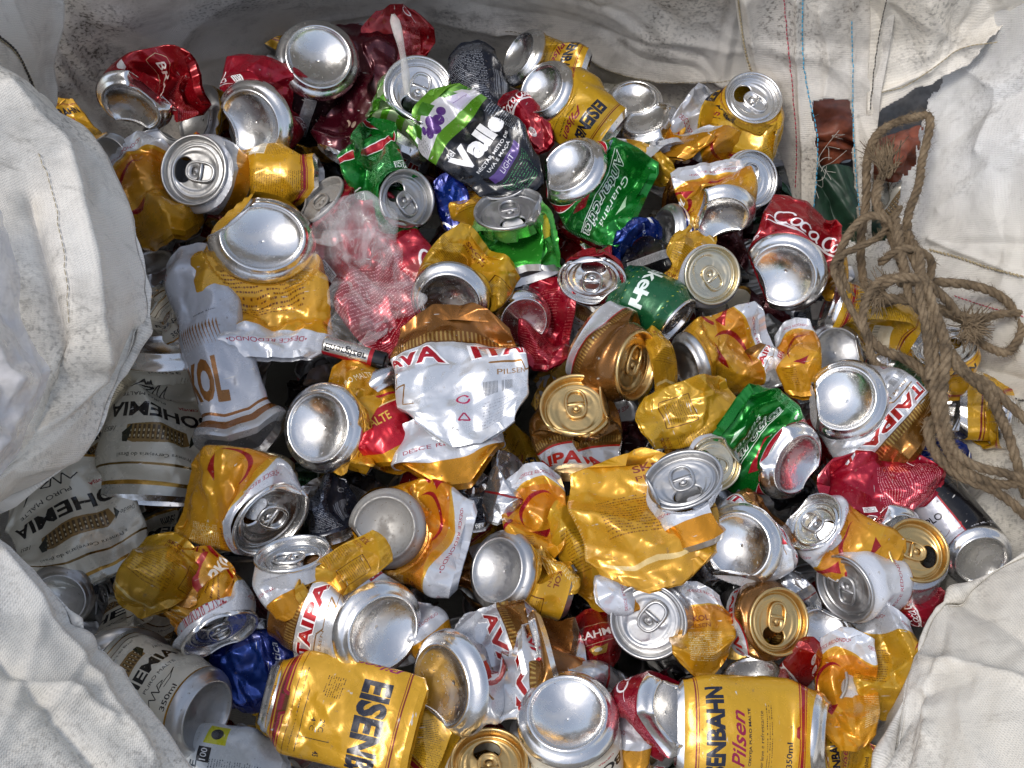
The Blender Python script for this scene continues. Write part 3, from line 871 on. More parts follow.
    F = grid_faces(NS, NC)
    mi = np.zeros(len(F), int)
    if sgn < 0: pass
    else: F = F[:, ::-1]
    F = F.tolist(); mi = mi.tolist()
    if cap:
        ring = P[-1]; c0 = ring.mean(0); inn = c0+(ring-c0)*0.8+D0*0.004; inn2 = c0+(ring-c0)*0.72-D0*0.002
        o = len(Lv); Lv = np.vstack([Lv, (inn-Ap)@Ro, (inn2-Ap)@Ro, (c0-D0*0.004-Ap)@Ro[None] if False else ((c0-D0*0.004-Ap)@Ro)[None]])
        uv = np.vstack([uv, uv[(NS-1)*NC:NS*NC], uv[(NS-1)*NC:NS*NC], uv[-1:]]); b_ = (NS-1)*NC
        for j in range(NC-1):
            F += [[b_+j, b_+j+1, o+j+1, o+j], [o+j, o+j+1, o+NC+j+1, o+NC+j], [o+NC+j, o+NC+j+1, o+2*NC]]; mi += [0, 0, 0] if thinw > 0.5 else [1, 1, 1]
        if end is None:
            ring = P[0]; c0 = ring.mean(0); o = len(Lv)
            Lv = np.vstack([Lv, ((c0+(ring-c0)*0.7-D0*0.002)-Ap)@Ro, ((c0+D0*0.003-Ap)@Ro)[None]]); uv = np.vstack([uv, uv[:NC], uv[:1]])
            for j in range(NC-1):
                F += [[j+1, j, o+j, o+j+1], [o+j+1, o+j, o+NC]]; mi += [0, 0] if thinw > 0.5 else [1, 1]
    me = mesh_from('body', Lv, F, [pm(pr) if isinstance(pr, str) else pr, METAL[m]], mi, uv)
    me.set_sharp_from_angle(angle=R(38))
    link(bpy.data.objects.new('body', me), root)
    if roll is None: roll = rng.uniform(0, 360)
    Sx, Sy = k*ov, k*(2-ov)
    if end in ('lid', 'shut'):
        kd = 'open' if end == 'lid' else 'shut'
        lo = link(bpy.data.objects.new('lid', proto(('lid', kd, m, dent), lambda: lid_mesh(kd, METAL[m], dent))), root)
        q = Matrix.Diagonal((Sx, Sy, k, 1)) @ (Matrix() if dent else Matrix.Rotation(R(roll), 4, 'Z'))
        lo.matrix_local = q
        tb = link(bpy.data.objects.new('tab', proto(('tab', m, lift), lambda: tab_mesh(METAL[m], lift))), lo)
    elif end == 'base':
        bo = link(bpy.data.objects.new('base', proto(('base', m, dent), lambda: base_mesh(METAL[m], dent))), root)
        bo.matrix_local = Matrix.Diagonal((Sx, Sy, k, 1)) @ Matrix()
    return root

# ------------------------------------------------------------------ the cans, one line each
# ---- top left
can('crushed dark red beer can with a flattened base, at the heap  top left', 'beer', 'base', (131, 108, 22), 76, 48, (196, 82, 30), 74, az=-115, rot=-0.06, ov=1.0, cr=0.9, th=18)
can('crushed red can with a pale tan silver base tilted left, beside the black upright can', 'cola', 'base', (249, 124, 24), 86, 34, (268, 70, 28), 94, az=200, cr=0.9, rot=0.36, th=26)
can('upright black can with a shiny silver base, topmost at the upper left', 'black', 'base', (319, 56, 35), 84, 22, (300, 132, -40), 62, cr=0.3, nd=1, rot=0.02)
can('crushed maroon can with a wrinkled wall right of the upright black can', 'maroon', None, (362, 30, 4), None, 0, (352, 160, 0), 84, cr=1.2, th=34)
can('flattened bright red can with fine print standing behind the plastic knife', 'cola', None, (362, 36, 6), None, 0, (432, 36, 8), 58, rot=0.36, th=10, cr=0.6)
can('lime green can with an opened silver lid and a plastic knife stuck in it', 'lime', 'lid', (419, 89, 40), 71, 22, (398, 150, -5), 78, az=75, roll=200, cr=0.8, nd=2)
can('flattened black, green and white grape nectar can lying aslant at the top centre', 'valle', None, (420, 100, 34), None, 0, (536, 186, 22), 84, th=12, bw=52, cr=0.5, nd=1, rot=0.0)
can('dark blue-grey can covered in white small print at the top edge', 'navy', None, (470, 48, -4), None, 0, (484, 116, -12), 60, th=44, cr=0.5, nd=1)
can('yellow beer can tipped over at the top edge, its silver base turned left', 'eisen', 'base', (518, 54, 14), 62, 62, (582, 74, 6), 56, az=150, cr=0.4, nd=1, rot=0.1)
can('yellow beer can with navy lettering lying below the tipped yellow can', 'eisen', 'base', (541, 88, 30), 66, 44, (608, 136, 14), 74, az=145, cr=0.45, nd=1, rot=-0.06)
can('small red, white and blue can peeking out at the top edge behind yellow cans', 'rwb', 'base', (634, 99, -12), 60, 40, (628, 130, -30), 56, az=90, cr=0.5)
can('yellow and white crushed can with an oval silver base below the sack fold', 'skol', 'base', (648, 118, 20), 64, 56, (662, 156, 14), 70, az=110, cr=1.1, rot=0.5, th=30)
can('white crumpled can neck standing up beside the oval silver base', 'desce', None, (716, 92, 16), None, 0, (668, 158, 14), 46, th=14, cr=1.3)
can('tall yellow beer can with an opened lid standing at the top right', 'eisen', 'lid', (754, 97, 34), 58, 34, (733, 164, -8), 78, az=62, roll=250, cr=0.4, nd=2, rot=0.2)
can('white can with an opened lid, below the tall yellow can at the sack seam', 'desce', 'lid', (753, 179, 18), 58, 32, (724, 182, -14), 60, az=10, roll=70, cr=0.5)
can('yellow can folded flat with a red star mark, below the oval silver base', 'skol', None, (690, 138, 18), None, 0, (756, 166, 10), 44, th=12, rot=0.32, cr=1.2)
can('gold and white folded can between the green can and the yellow red star can', 'skolback', None, (606, 150, 12), None, 0, (672, 176, 12), 36, th=12, cr=1.3)
can('crushed bright green soft drink can with a big silver base, at the upper centre', 'green', 'base', (568, 165, 38), 76, 44, (638, 204, 18), 104, az=130, cr=0.9, rot=-0.02, th=22)
can('orange yellow can bent over with an oval mirror-like base, right of the green can', 'skol', 'base', (722, 219, 42), 70, 40, (706, 166, 36), 80, az=-80, cr=0.9, rot=0.3, th=18)
can('yellow strip of a crushed can at the far left top corner beside the sack flap', 'eisen', None, (50, 104, -6), None, 0, (92, 160, -14), 44, th=16, cr=0.9)
can('yellow crumpled can lying left of the opened white lid can', 'skol', None, (136, 138, 6), None, 0, (176, 244, -4), 78, th=22, cr=1.2, rot=0.42)
can('grey shaded base of a yellow can at the left edge of the heap', 'skol', 'base', (102, 160, 6), 62, 24, (128, 196, -16), 62, az=150, m='grey', cr=0.9, dent=3)
can('small silver base half hidden under the dark red beer can', 'skol', 'base', (158, 143, 2), 60, 50, (166, 170, -20), 58, az=100, m='grey')
can('white can with an opened grey lid tilted left, at the upper left', 'desce', 'lid', (193, 170, 32), 72, 30, (236, 186, 0), 76, az=160, roll=190, cr=0.4, nd=1, m='grey', rot=0.1)
can('plain golden yellow can lying under the red can at the upper left', 'eisen', None, (236, 176, -2), None, 0, (318, 178, 0), 66, th=48, cr=0.35, nd=1, rot=0.42)
can('dark green can deep in the shade under the yellow crumpled can at the left', 'darkgreen', None, (118, 200, -22), None, 0, (160, 250, -30), 60, th=40, cr=0.8)
# ---- upper middle
can('wide flattened yellow can bent under a big shiny silver base, at the left', 'skolback', 'base', (263, 236, 34), 100, 20, (268, 352, 20), 132, az=80, ov=1.08, cr=1.0, rot=0.0, th=16, bw=110, dent=2, nd=4)
can('long white twisted can with gold lettering between the left cans', 'white', None, (188, 248, 14), None, 0, (246, 444, 10), 66, th=30, bw=96, bth=54, cr=0.55, nd=2, rot=0.2)
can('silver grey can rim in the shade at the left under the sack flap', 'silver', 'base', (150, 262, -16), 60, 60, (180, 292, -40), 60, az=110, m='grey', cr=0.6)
can('crushed green can with a bent opened lid, left of the upper centre', 'green', 'lid', (408, 199, 28), 66, 40, (366, 150, 20), 62, az=30, roll=120, cr=1.2, rot=0.3, ov=1.1, th=30, m='grey')
can('green crumpled can end curled beside the lime green can', 'green', None, (352, 168, 20), None, 0, (388, 124, 26), 44, th=20, cr=1.5, rot=0.12)
can('large red cola can crushed flat under a clear plastic bag', 'cola', 'lid', (318, 199, 12), 62, 66, (428, 330, 4), 116, az=135, th=18, cr=0.7, rot=0.36, m='dirty', bw=90)
can('pale green soft drink can with a grey lid tilted up, at the upper centre', 'sprite', 'lid', (509, 207, 34), 72, 56, (530, 276, 14), 92, az=100, roll=20, cr=0.7, nd=2, m='grey', th=46)
can('yellow crumpled can with a bent silver base above the white and gold can', 'yellow', 'base', (449, 303, 30), 80, 26, (490, 252, 26), 92, az=-110, cr=1.0, th=16, rot=0.1, dent=0)
can('silver can rim with a mirrored hollow right of the bent silver base', 'silver', 'base', (524, 322, 2), 62, 22, (512, 300, -40), 60, az=-45, cr=0.4)
can('red can with a small crumpled silver lid at the centre of the upper heap', 'cola', 'lid', (592, 281, 30), 62, 26, (597, 240, 6), 58, az=-95, roll=0, ov=1.12, cr=0.8, th=36, rot=0.3)
can('dark red crumpled can wall squeezed between cans at the centre', 'beer', None, (558, 284, 4), None, 0, (540, 372, -6), 56, th=16, cr=1.5, rot=0.4)
can('dark green beer can with white lettering, its silver end turned right', 'hein', 'shut', (678, 322, 18), 54, 74, (618, 292, 8), 66, az=-40, cr=0.2, nd=0, rot=0.08)
can('can with an unopened champagne lid facing up between the orange can and the cola can', 'desce', 'shut', (713, 275, 32), 60, 24, (688, 264, -20), 62, az=0, roll=-30, m='tan', cr=0.3)
can('crumpled blue can piece beside the dark green beer can', 'blue', None, (610, 246, 4), None, 0, (652, 236, 2), 42, th=16, cr=1.5)
can('dark navy crushed can just above the dark green beer can', 'black', None, (626, 268, 6), None, 0, (672, 258, 2), 48, th=30, cr=1.4)
can('open silver can rim with a dark hollow behind the orange can', 'blue', 'base', (662, 232, 14), 60, 58, (690, 226, -10), 54, az=170, m='grey', cr=0.5)
can('orange yellow crushed can side below the mirror-like oval base', 'yellow', None, (676, 284, 18), None, 0, (704, 226, 22), 42, th=16, cr=1.2)
can('crushed red cola can with white script and a shiny silver base at the right', 'cola', 'base', (783, 276, 34), 84, 22, (806, 214, 26), 84, az=-120, cr=0.7, th=24, rot=-0.06)
can('yellow can edge standing behind the red cola can at the right', 'skolback', None, (826, 232, -4), None, 0, (836, 300, -8), 30, th=20, cr=0.6)
can('bronze can with a gold oval lid turned right, at the centre', 'bronze', 'shut', (638, 366, 34), 72, 58, (590, 338, 20), 96, az=-12, m='gold', roll=90, cr=0.35, nd=1, th=54, rot=0.5)
can('yellow crumpled strip clinging to the gold oval lid', 'yellow', None, (656, 330, 22), None, 0, (664, 388, 18), 26, th=14, cr=1.4)
can('bronze can with a round gold lid over crumpled silver foil, at the centre', 'bronze', 'shut', (576, 405, 36), 74, 30, (582, 468, 2), 90, az=95, m='gold', roll=180, cr=0.6, nd=1, rot=0.1)
can('flattened orange and white can with a dull grey end, right of the gold oval lid', 'skol', 'base', (684, 366, 14), 66, 62, (766, 336, 14), 84, az=-160, m='grey', th=16, cr=1.1, rot=0.32)
can('white can with red letters poking out beside the right orange can', 'ita2', None, (742, 356, 2), None, 0, (786, 376, 0), 48, th=30, cr=0.8, rot=0.1)
can('yellow can bent into a crescent below the red cola can', 'skol', None, (790, 316, 16), None, 0, (806, 392, 16), 46, th=22, cr=0.8, rot=0.3)
can('silver can base with a dark hollow beside the yellow crescent can', 'silver', 'base', (838, 351, 8), 62, 22, (830, 340, -50), 54, az=30, m='grey')
can('crushed white can with red and gold lettering and a bright base, at the right', 'ita', 'base', (843, 398, 40), 84, 18, (912, 452, 24), 112, az=140, cr=0.7, th=22, rot=0.0, nd=3)
# ---- right edge, under the rope
can('plain yellow can lying under the rope at the right', 'eisen', 'base', (826, 306, 4), 58, 80, (914, 336, -4), 54, az=160, cr=0.3, nd=1, rot=0.4)
can('yellow can with an opened lid beyond the rope at the right edge', 'eisen', 'lid', (944, 346, 6), 62, 50, (942, 392, -24), 62, az=95, roll=160, cr=0.3, nd=1)
can('yellow can crushed under the rope at the right edge with its base turned right', 'eisen', 'base', (1020, 420, -2), 62, 72, (952, 408, -14), 76, az=-10, cr=0.9, rot=0.3, th=34)
can('dark green can below the yellow can under the rope', 'darkgreen', None, (874, 362, -6), None, 0, (934, 396, -12), 56, th=40, cr=0.6)
can('blue can sliver behind the rope at the right', 'blue', None, (930, 440, -14), None, 0, (960, 470, -20), 44, th=24, cr=0.8)
# ---- left: cream cans
can('upright cream can with upside-down black lettering and brewery drawing at the left', 'boh', 'base', (164, 344, 4), 100, 76, (152, 498, -20), 108, az=92, cr=0.45, nd=2, rot=0.0, th=44)
can('flattened cream can lying aslant at the left edge under the sack flap', 'boh', None, (102, 580, -12), None, 0, (48, 462, -4), 122, th=24, cr=0.5, nd=2, rot=0.0, side=28, name='crushed_can')
can('cream can in shadow above the upright cream can', 'boh', None, (140, 280, -20), None, 0, (186, 342, -26), 66, th=40, cr=0.5)
can('cream can with a round grey base at the lower left beside the sack flap', 'boh', 'base', (208, 716, 20), 92, 54, (112, 668, -4), 92, az=-25, cr=0.25, nd=0, rot=0.0, m='grey')
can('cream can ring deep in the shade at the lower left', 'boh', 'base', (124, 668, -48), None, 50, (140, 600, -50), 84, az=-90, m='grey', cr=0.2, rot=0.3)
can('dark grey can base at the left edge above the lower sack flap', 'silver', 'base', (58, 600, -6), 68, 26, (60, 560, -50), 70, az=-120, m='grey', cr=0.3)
# ---- middle
can('gold can with a big silver base tilted left, left of the centre', 'yellow', 'base', (317, 427, 30), 92, 32, (372, 436, 8), 90, az=175, cr=0.5, nd=2)
can('crushed red and yellow can standing in the gap left of the white and gold can', 'redyellow', None, (344, 362, 20), None, 0, (402, 462, 14), 62, th=30, cr=0.8, rot=0.0, bth=34)
can('silver can crushed behind the red and yellow can', 'silver', 'base', (392, 400, 6), 70, 60, (376, 360, -8), 54, az=-60, cr=1.2)
can('crushed white can with a gold folded top and zigzag print, at the centre', 'ita', None, (452, 306, 40), None, 0, (468, 444, 40), 132, th=18, cr=0.75, nd=3, rot=-0.25, bw=100)
can('white curved can neck with red print below the white and gold can', 'desce', None, (442, 416, 26), None, 0, (456, 484, 24), 116, th=30, cr=0.6, rot=0.0)
can('orange crushed can with a white neck and an opened lid, left below the cream can', 'skol', 'lid', (272, 521, 34), 84, 46, (190, 496, 20), 104, az=-55, roll=20, cr=1.0, rot=0.42, th=28, ov=1.08)
can('cream can with a gold rimmed lid half hidden above the orange crushed can', 'boh', 'shut', (256, 466, 12), 76, 66, (262, 520, -20), 74, az=90, m='tan', cr=0.3, rot=0.3)
can('dirty orange can bent into a C shape at the left', 'yellow', None, (180, 536, 18), None, 0, (136, 604, 10), 70, th=22, cr=1.1, sag=20, rot=0.06)
can('orange and white can crushed to a peak with a lid facing down, lower left', 'skol', 'lid', (221, 636, 26), 80, 66, (158, 548, 24), 84, az=-68, roll=140, cr=0.7, th=34, bw=24, bth=12, rot=0.3)
can('dirty dull grey base of a yellow crushed can, left of the lower centre', 'skol', 'base', (384, 528, 32), 82, 16, (462, 548, 20), 112, az=170, m='dirty', cr=1.1, th=28, rot=0.36, nd=4)
can('white can laid open with its lid up, above the big white base can', 'desce', 'lid', (292, 552, 52), 76, 64, (312, 604, 44), 84, az=100, roll=60, cr=0.5, th=26, rot=0.2)
can('yellow crumpled ribbon-like can beside the white laid open can', 'yellow', None, (382, 544, 54), None, 0, (304, 600, 54), 44, th=14, cr=1.3, rot=0.2)
can('big white can with red letters and a bright base, lower left of centre', 'ita', 'base', (384, 633, 40), 100, 34, (290, 592, 22), 104, az=-35, cr=0.3, nd=1, rot=0.02)
can('can base facing left, shade put into its grey metal, beside the dirty grey base can', 'yellow', 'base', (496, 570, 24), 84, 40, (566, 588, 10), 76, az=170, cr=0.5, rot=0.1, m='grey')  # base lies in shadow; the greyer metal paints that shade
can('orange yellow folded can upright between the gold lid can and the big yellow can', 'skol', None, (532, 468, 20), None, 0, (540, 560, 14), 66, th=18, cr=1.2, rot=0.3)
can('orange tail of a flattened can running down to the white lid edge', 'yellow', None, (566, 500, 14), None, 0, (614, 604, 12), 56, th=14, cr=1.0)
can('silver white can wall in the gap left of the orange yellow folded can', 'silver', None, (516, 456, 10), None, 0, (494, 520, 6), 40, th=24, cr=0.8)
can('dark can with fine print in the gap below the white curved neck', 'navy', None, (470, 468, -6), None, 0, (478, 526, -12), 50, th=36, cr=0.4)
can('large flat square yellow can with lines of print, right of centre', 'yellow', None, (626, 452, 38), None, 0, (664, 586, 40), 138, th=14, cr=1.0, rot=0.0, nd=3, bw=120)
can('white crushed can with a dented grey opened lid on the large square yellow can', 'desce', 'lid', (682, 479, 66), 74, 30, (704, 540, 50), 74, az=110, cr=0.6, roll=160, ov=1.12, m='grey', nd=2, th=40, rot=0.2)
can('white can with a small champagne lid tucked behind the grey bent lid', 'desce', 'lid', (716, 464, 34), 56, 24, (676, 452, -14), 62, az=-10, roll=150, cr=0.8, m='tan')
can('crumpled yellow can with a printed box lying above the large square yellow can', 'yellow', None, (640, 428, 34), None, 0, (730, 400, 32), 64, th=18, cr=1.0, rot=0.22)
can('flattened bright green can with white lettering at the right of the heap', 'green', 'base', (798, 465, 30), 82, 50, (728, 418, 38), 112, az=-25, th=14, cr=0.6, rot=0.02, nd=2)
can('white foil-like can with a round base reflecting green, right of the lower centre', 'ita2', 'base', (737, 546, 44), 86, 16, (772, 522, 20), 96, az=-170, cr=0.8, th=30, rot=0.25)
can('grey unopened lid facing up, below the large square yellow can', 'silver', 'shut', (648, 622, 30), 78, 16, (654, 590, -30), 76, az=-120, roll=150, m='grey', cr=0.3)
can('white can neck wedged above the grey unopened lid', 'desce', None, (596, 596, 22), None, 0, (646, 588, 22), 50, th=26, cr=0.5)
can('yellow folded can with purple print beside the grey unopened lid', 'skol', None, (694, 582, 28), None, 0, (702, 674, 22), 66, th=18, cr=1.0, rot=-0.42)
can('bronze can with an opened gold lid turned right, at the lower right', 'bronze', 'lid', (780, 622, 36), 68, 32, (742, 622, 10), 74, az=-5, m='gold', roll=80, cr=0.4, nd=1)
can('dark red glittering can wall in the lower centre gap', 'beer', None, (588, 610, 6), None, 0, (604, 668, 0), 52, th=20, cr=1.4)
# ---- lower right
can('yellow can with a torn open silver lid, right of the round base reflecting green', 'skol', 'lid', (812, 521, 38), 64, 44, (886, 566, 20), 72, az=140, roll=30, cr=0.8, th=30, rot=0.28, nd=1)
can('grey unopened lid of a white can under the yellow torn lid can', 'desce', 'shut', (843, 589, 26), 70, 44, (896, 588, 0), 66, az=-150, roll=70, m='grey', cr=0.3, nd=0)
can('crushed dark red cola can at the right under the bright white can', 'cola', None, (820, 486, 22), None, 0, (934, 478, 18), 68, th=20, cr=1.2, rot=0.36)
can('red cola can with a half hidden silver base above the gold opened lid', 'cola', 'base', (898, 540, 22), 62, 40, (840, 516, 18), 58, az=-30, cr=0.8, th=28, nd=1)
can('silver can with an opened gold lid at the right edge of the heap', 'silver', 'lid', (919, 550, 32), 66, 32, (898, 600, -16), 66, az=30, m='gold', roll=100, cr=0.3, nd=0)
can('slim black and white can lying at the right edge with its silver base down', 'split', 'base', (982, 561, 14), 54, 36, (916, 478, 2), 66, az=-50, cr=0.1, nd=0, rot=-0.05)
can('small piece of a red cola can resting on the sack at the right', 'cola', None, (886, 618, 8), None, 0, (944, 598, 8), 36, th=10, cr=1.0, rot=0.02)
can('silver can with a brown reflecting base below the bronze can at the lower right', 'silver', 'base', (824, 634, 16), 62, 26, (812, 680, -30), 62, az=60, cr=0.6)
can('pale grey end of a can beside the yellow crumpled can at the lower right', 'desce', 'shut', (818, 684, 10), 64, 40, (840, 700, -30), 60, az=140, m='dirty', cr=0.3)
can('yellow can crumpled double at the lower right beside the pale grey end', 'skol', None, (846, 630, 30), None, 0, (848, 746, 20), 62, th=22, cr=1.4, rot=0.42)
can('yellow folded can at the far lower right against the sack', 'skolback', None, (884, 606, 22), None, 0, (890, 716, 14), 62, th=20, cr=1.3, rot=0.1)
can('yellow can corner pointing right at the bottom right of the heap', 'eisen', None, (812, 756, 12), None, 0, (888, 756, 8), 54, th=18, cr=0.9, bw=20)
can('small crushed red and black can under the bronze opened can', 'cola', None, (778, 690, 8), None, 0, (806, 652, 8), 34, th=20, cr=1.3)
can('crinkled silver foil-like can right of the bronze opened can', 'silver', None, (788, 572, 16), None, 0, (812, 614, 12), 34, th=16, cr=1.4)
# ---- bottom row
can('flat sunlit yellow can with navy block lettering at the bottom left', 'eisen2', 'base', (264, 694, 26), 66, 89, (410, 730, 36), 104, az=166, th=18, cr=0.3, nd=1, rot=-0.03, bw=104, h0=6, dent=0)
can('big crushed white can with red letters and a deep oval base, bottom centre', 'ita2', 'base', (440, 686, 42), 108, 50, (542, 652, 30), 128, az=192, cr=0.7, th=40, rot=0.3, nd=3)
can('bronze can end beside the big crushed white can at the bottom centre', 'bronze', None, (588, 656, 16), None, 0, (520, 664, 24), 96, th=36, cr=0.3, rot=0.2)
can('cream can standing with its wide silver base up at the bottom centre', 'boh', 'base', (567, 712, 46), 104, 26, (582, 800, -10), 104, az=95, cr=0.25, nd=0)
can('cream can with a gold lid cut by the bottom edge of the picture', 'boh', 'lid', (489, 760, 36), 78, 34, (500, 830, -10), 92, az=92, m='gold', roll=180, cr=0.2, nd=0)
can('crushed red can with a long oval silver base, bottom right of centre', 'cola', 'base', (676, 711, 46), 88, 50, (640, 736, 10), 76, az=10, cr=0.8, rot=0.3, th=40, nd=1)
can('large yellow can with sideways navy block lettering at the bottom right', 'eisen', 'base', (829, 736, 34), 84, 84, (682, 728, 36), 104, az=-3, cr=0.25, nd=0, rot=0.03, th=34)
can('yellow can with a silver and brown end above the large lettered yellow can', 'eisen', 'base', (752, 672, 14), 66, 56, (760, 716, -20), 62, az=100, cr=0.4)
can('curved white can neck at the bottom centre left of the red can', 'desce', None, (634, 694, 22), None, 0, (632, 772, 12), 40, th=22, cr=0.5, rot=0.2)
can('golden yellow can cut by the bottom edge between the lettered can and the gold lid', 'eisen', None, (420, 702, 8), None, 0, (430, 790, -4), 86, th=50, cr=0.4, rot=0.4)
can('blue crushed can in the shade at the bottom left', 'blue', None, (212, 672, -14), None, 0, (304, 664, -14), 82, th=30, cr=1.2)
can('pale newsprint-like can cut by the bottom edge at the left', 'paper', None, (172, 752, 2), None, 0, (284, 772, 2), 70, th=30, cr=0.5, rot=0.0)
can('white rounded can wall behind the big white base can', 'desce', None, (404, 604, 12), None, 0, (438, 652, 8), 54, th=30, cr=0.5)
can('dark maroon can with fine print in the gap at the centre left', 'navy', None, (318, 476, -10), None, 0, (336, 536, -16), 66, th=40, cr=0.6)
can('grey can side in the gap above the cream standing base can', 'silver', None, (560, 672, 8), None, 0, (626, 690, 2), 40, th=30, cr=0.6)
can('red cola can corner between the grape nectar can and the yellow lettered can', 'cola', None, (500, 98, 10), None, 0, (546, 142, 14), 40, th=14, cr=0.8, rot=-0.06)
can('blue can sliver standing right of the bent green lid can', 'blue', None, (448, 178, 2), None, 0, (458, 232, 0), 34, th=24, cr=0.7)
can('gold and brown crumpled can tucked above the pale green soft drink can', 'yellow', None, (462, 188, 4), None, 0, (478, 236, 0), 40, th=20, cr=1.3)
can('small gold can edge under the oval silver base near the sack fold', 'bronze', None, (660, 196, 4), None, 0, (688, 184, 2), 34, th=24, cr=1.0)
can('yellow can side showing under the bronze opened can', 'eisen', None, (712, 676, 10), None, 0, (760, 640, 4), 56, th=36, cr=0.7, rot=0.3)

# ------------------------------------------------------------------ deeper cans seen only as dark shapes in the gaps: one mass
def can_mass():
    global NC, NS
    keep = (NC, NS); NC, NS = 56, 32
    rng = random.Random(4)
    kinds = ['black', 'navy', 'maroon', 'darkgreen', 'skolback', 'eisen', 'beer', 'boh', 'ita', 'black', 'silver']  # mostly dark prints, picked so their colour deepens the shade in the gaps
    made = []
    for iy, ix, lay in [(a, b, c) for c in (0, 1) for a in range(10) for b in range(14)]:
        if True:
            px = 70+ix*66+rng.uniform(-22, 22)+(iy % 2)*38; py = 50+iy*76+rng.uniform(-20, 20)
            if ((px-505)/470)**2+((py-400)/400)**2 > 1.05 and not (py > 500 and px < 880): continue
            a = rng.uniform(0, 6.28); l = 36
            z = -62 - rng.uniform(0, 34) - lay*44
            end = rng.choice(['base', 'lid', None, None, None])
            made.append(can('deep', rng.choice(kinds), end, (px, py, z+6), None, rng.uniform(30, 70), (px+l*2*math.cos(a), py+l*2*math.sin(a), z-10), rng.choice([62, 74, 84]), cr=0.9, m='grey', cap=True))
    import bmesh
    bm = bmesh.new(); mats = []
    bpy.context.view_layer.update()
    for r in made:
        for o in [r]+list(r.children_recursive):
            if o.type != 'MESH': continue
            n0 = len(bm.faces); me = o.data.copy(); me.transform(o.matrix_world)
            idx = []
            for m_ in o.data.materials:
                if m_ not in mats: mats.append(m_)
                idx.append(mats.index(m_))
            bm.from_mesh(me); bm.faces.ensure_lookup_table()
            for f in bm.faces[n0:]: f.material_index = idx[min(f.material_index, len(idx)-1)]
            bpy.data.meshes.remove(me)
        for o in [*r.children_recursive, r]: bpy.data.objects.remove(o)
    me = bpy.data.meshes.new('can_heap'); bm.to_mesh(me); bm.free()
    for m_ in mats: me.materials.append(m_)
    tag(link(bpy.data.objects.new('can_heap', me)), 'mass of crushed cans packed in the dark below the top layer', 'scrap cans', None, 'stuff')
can_mass()
NC, NS = 104, 62

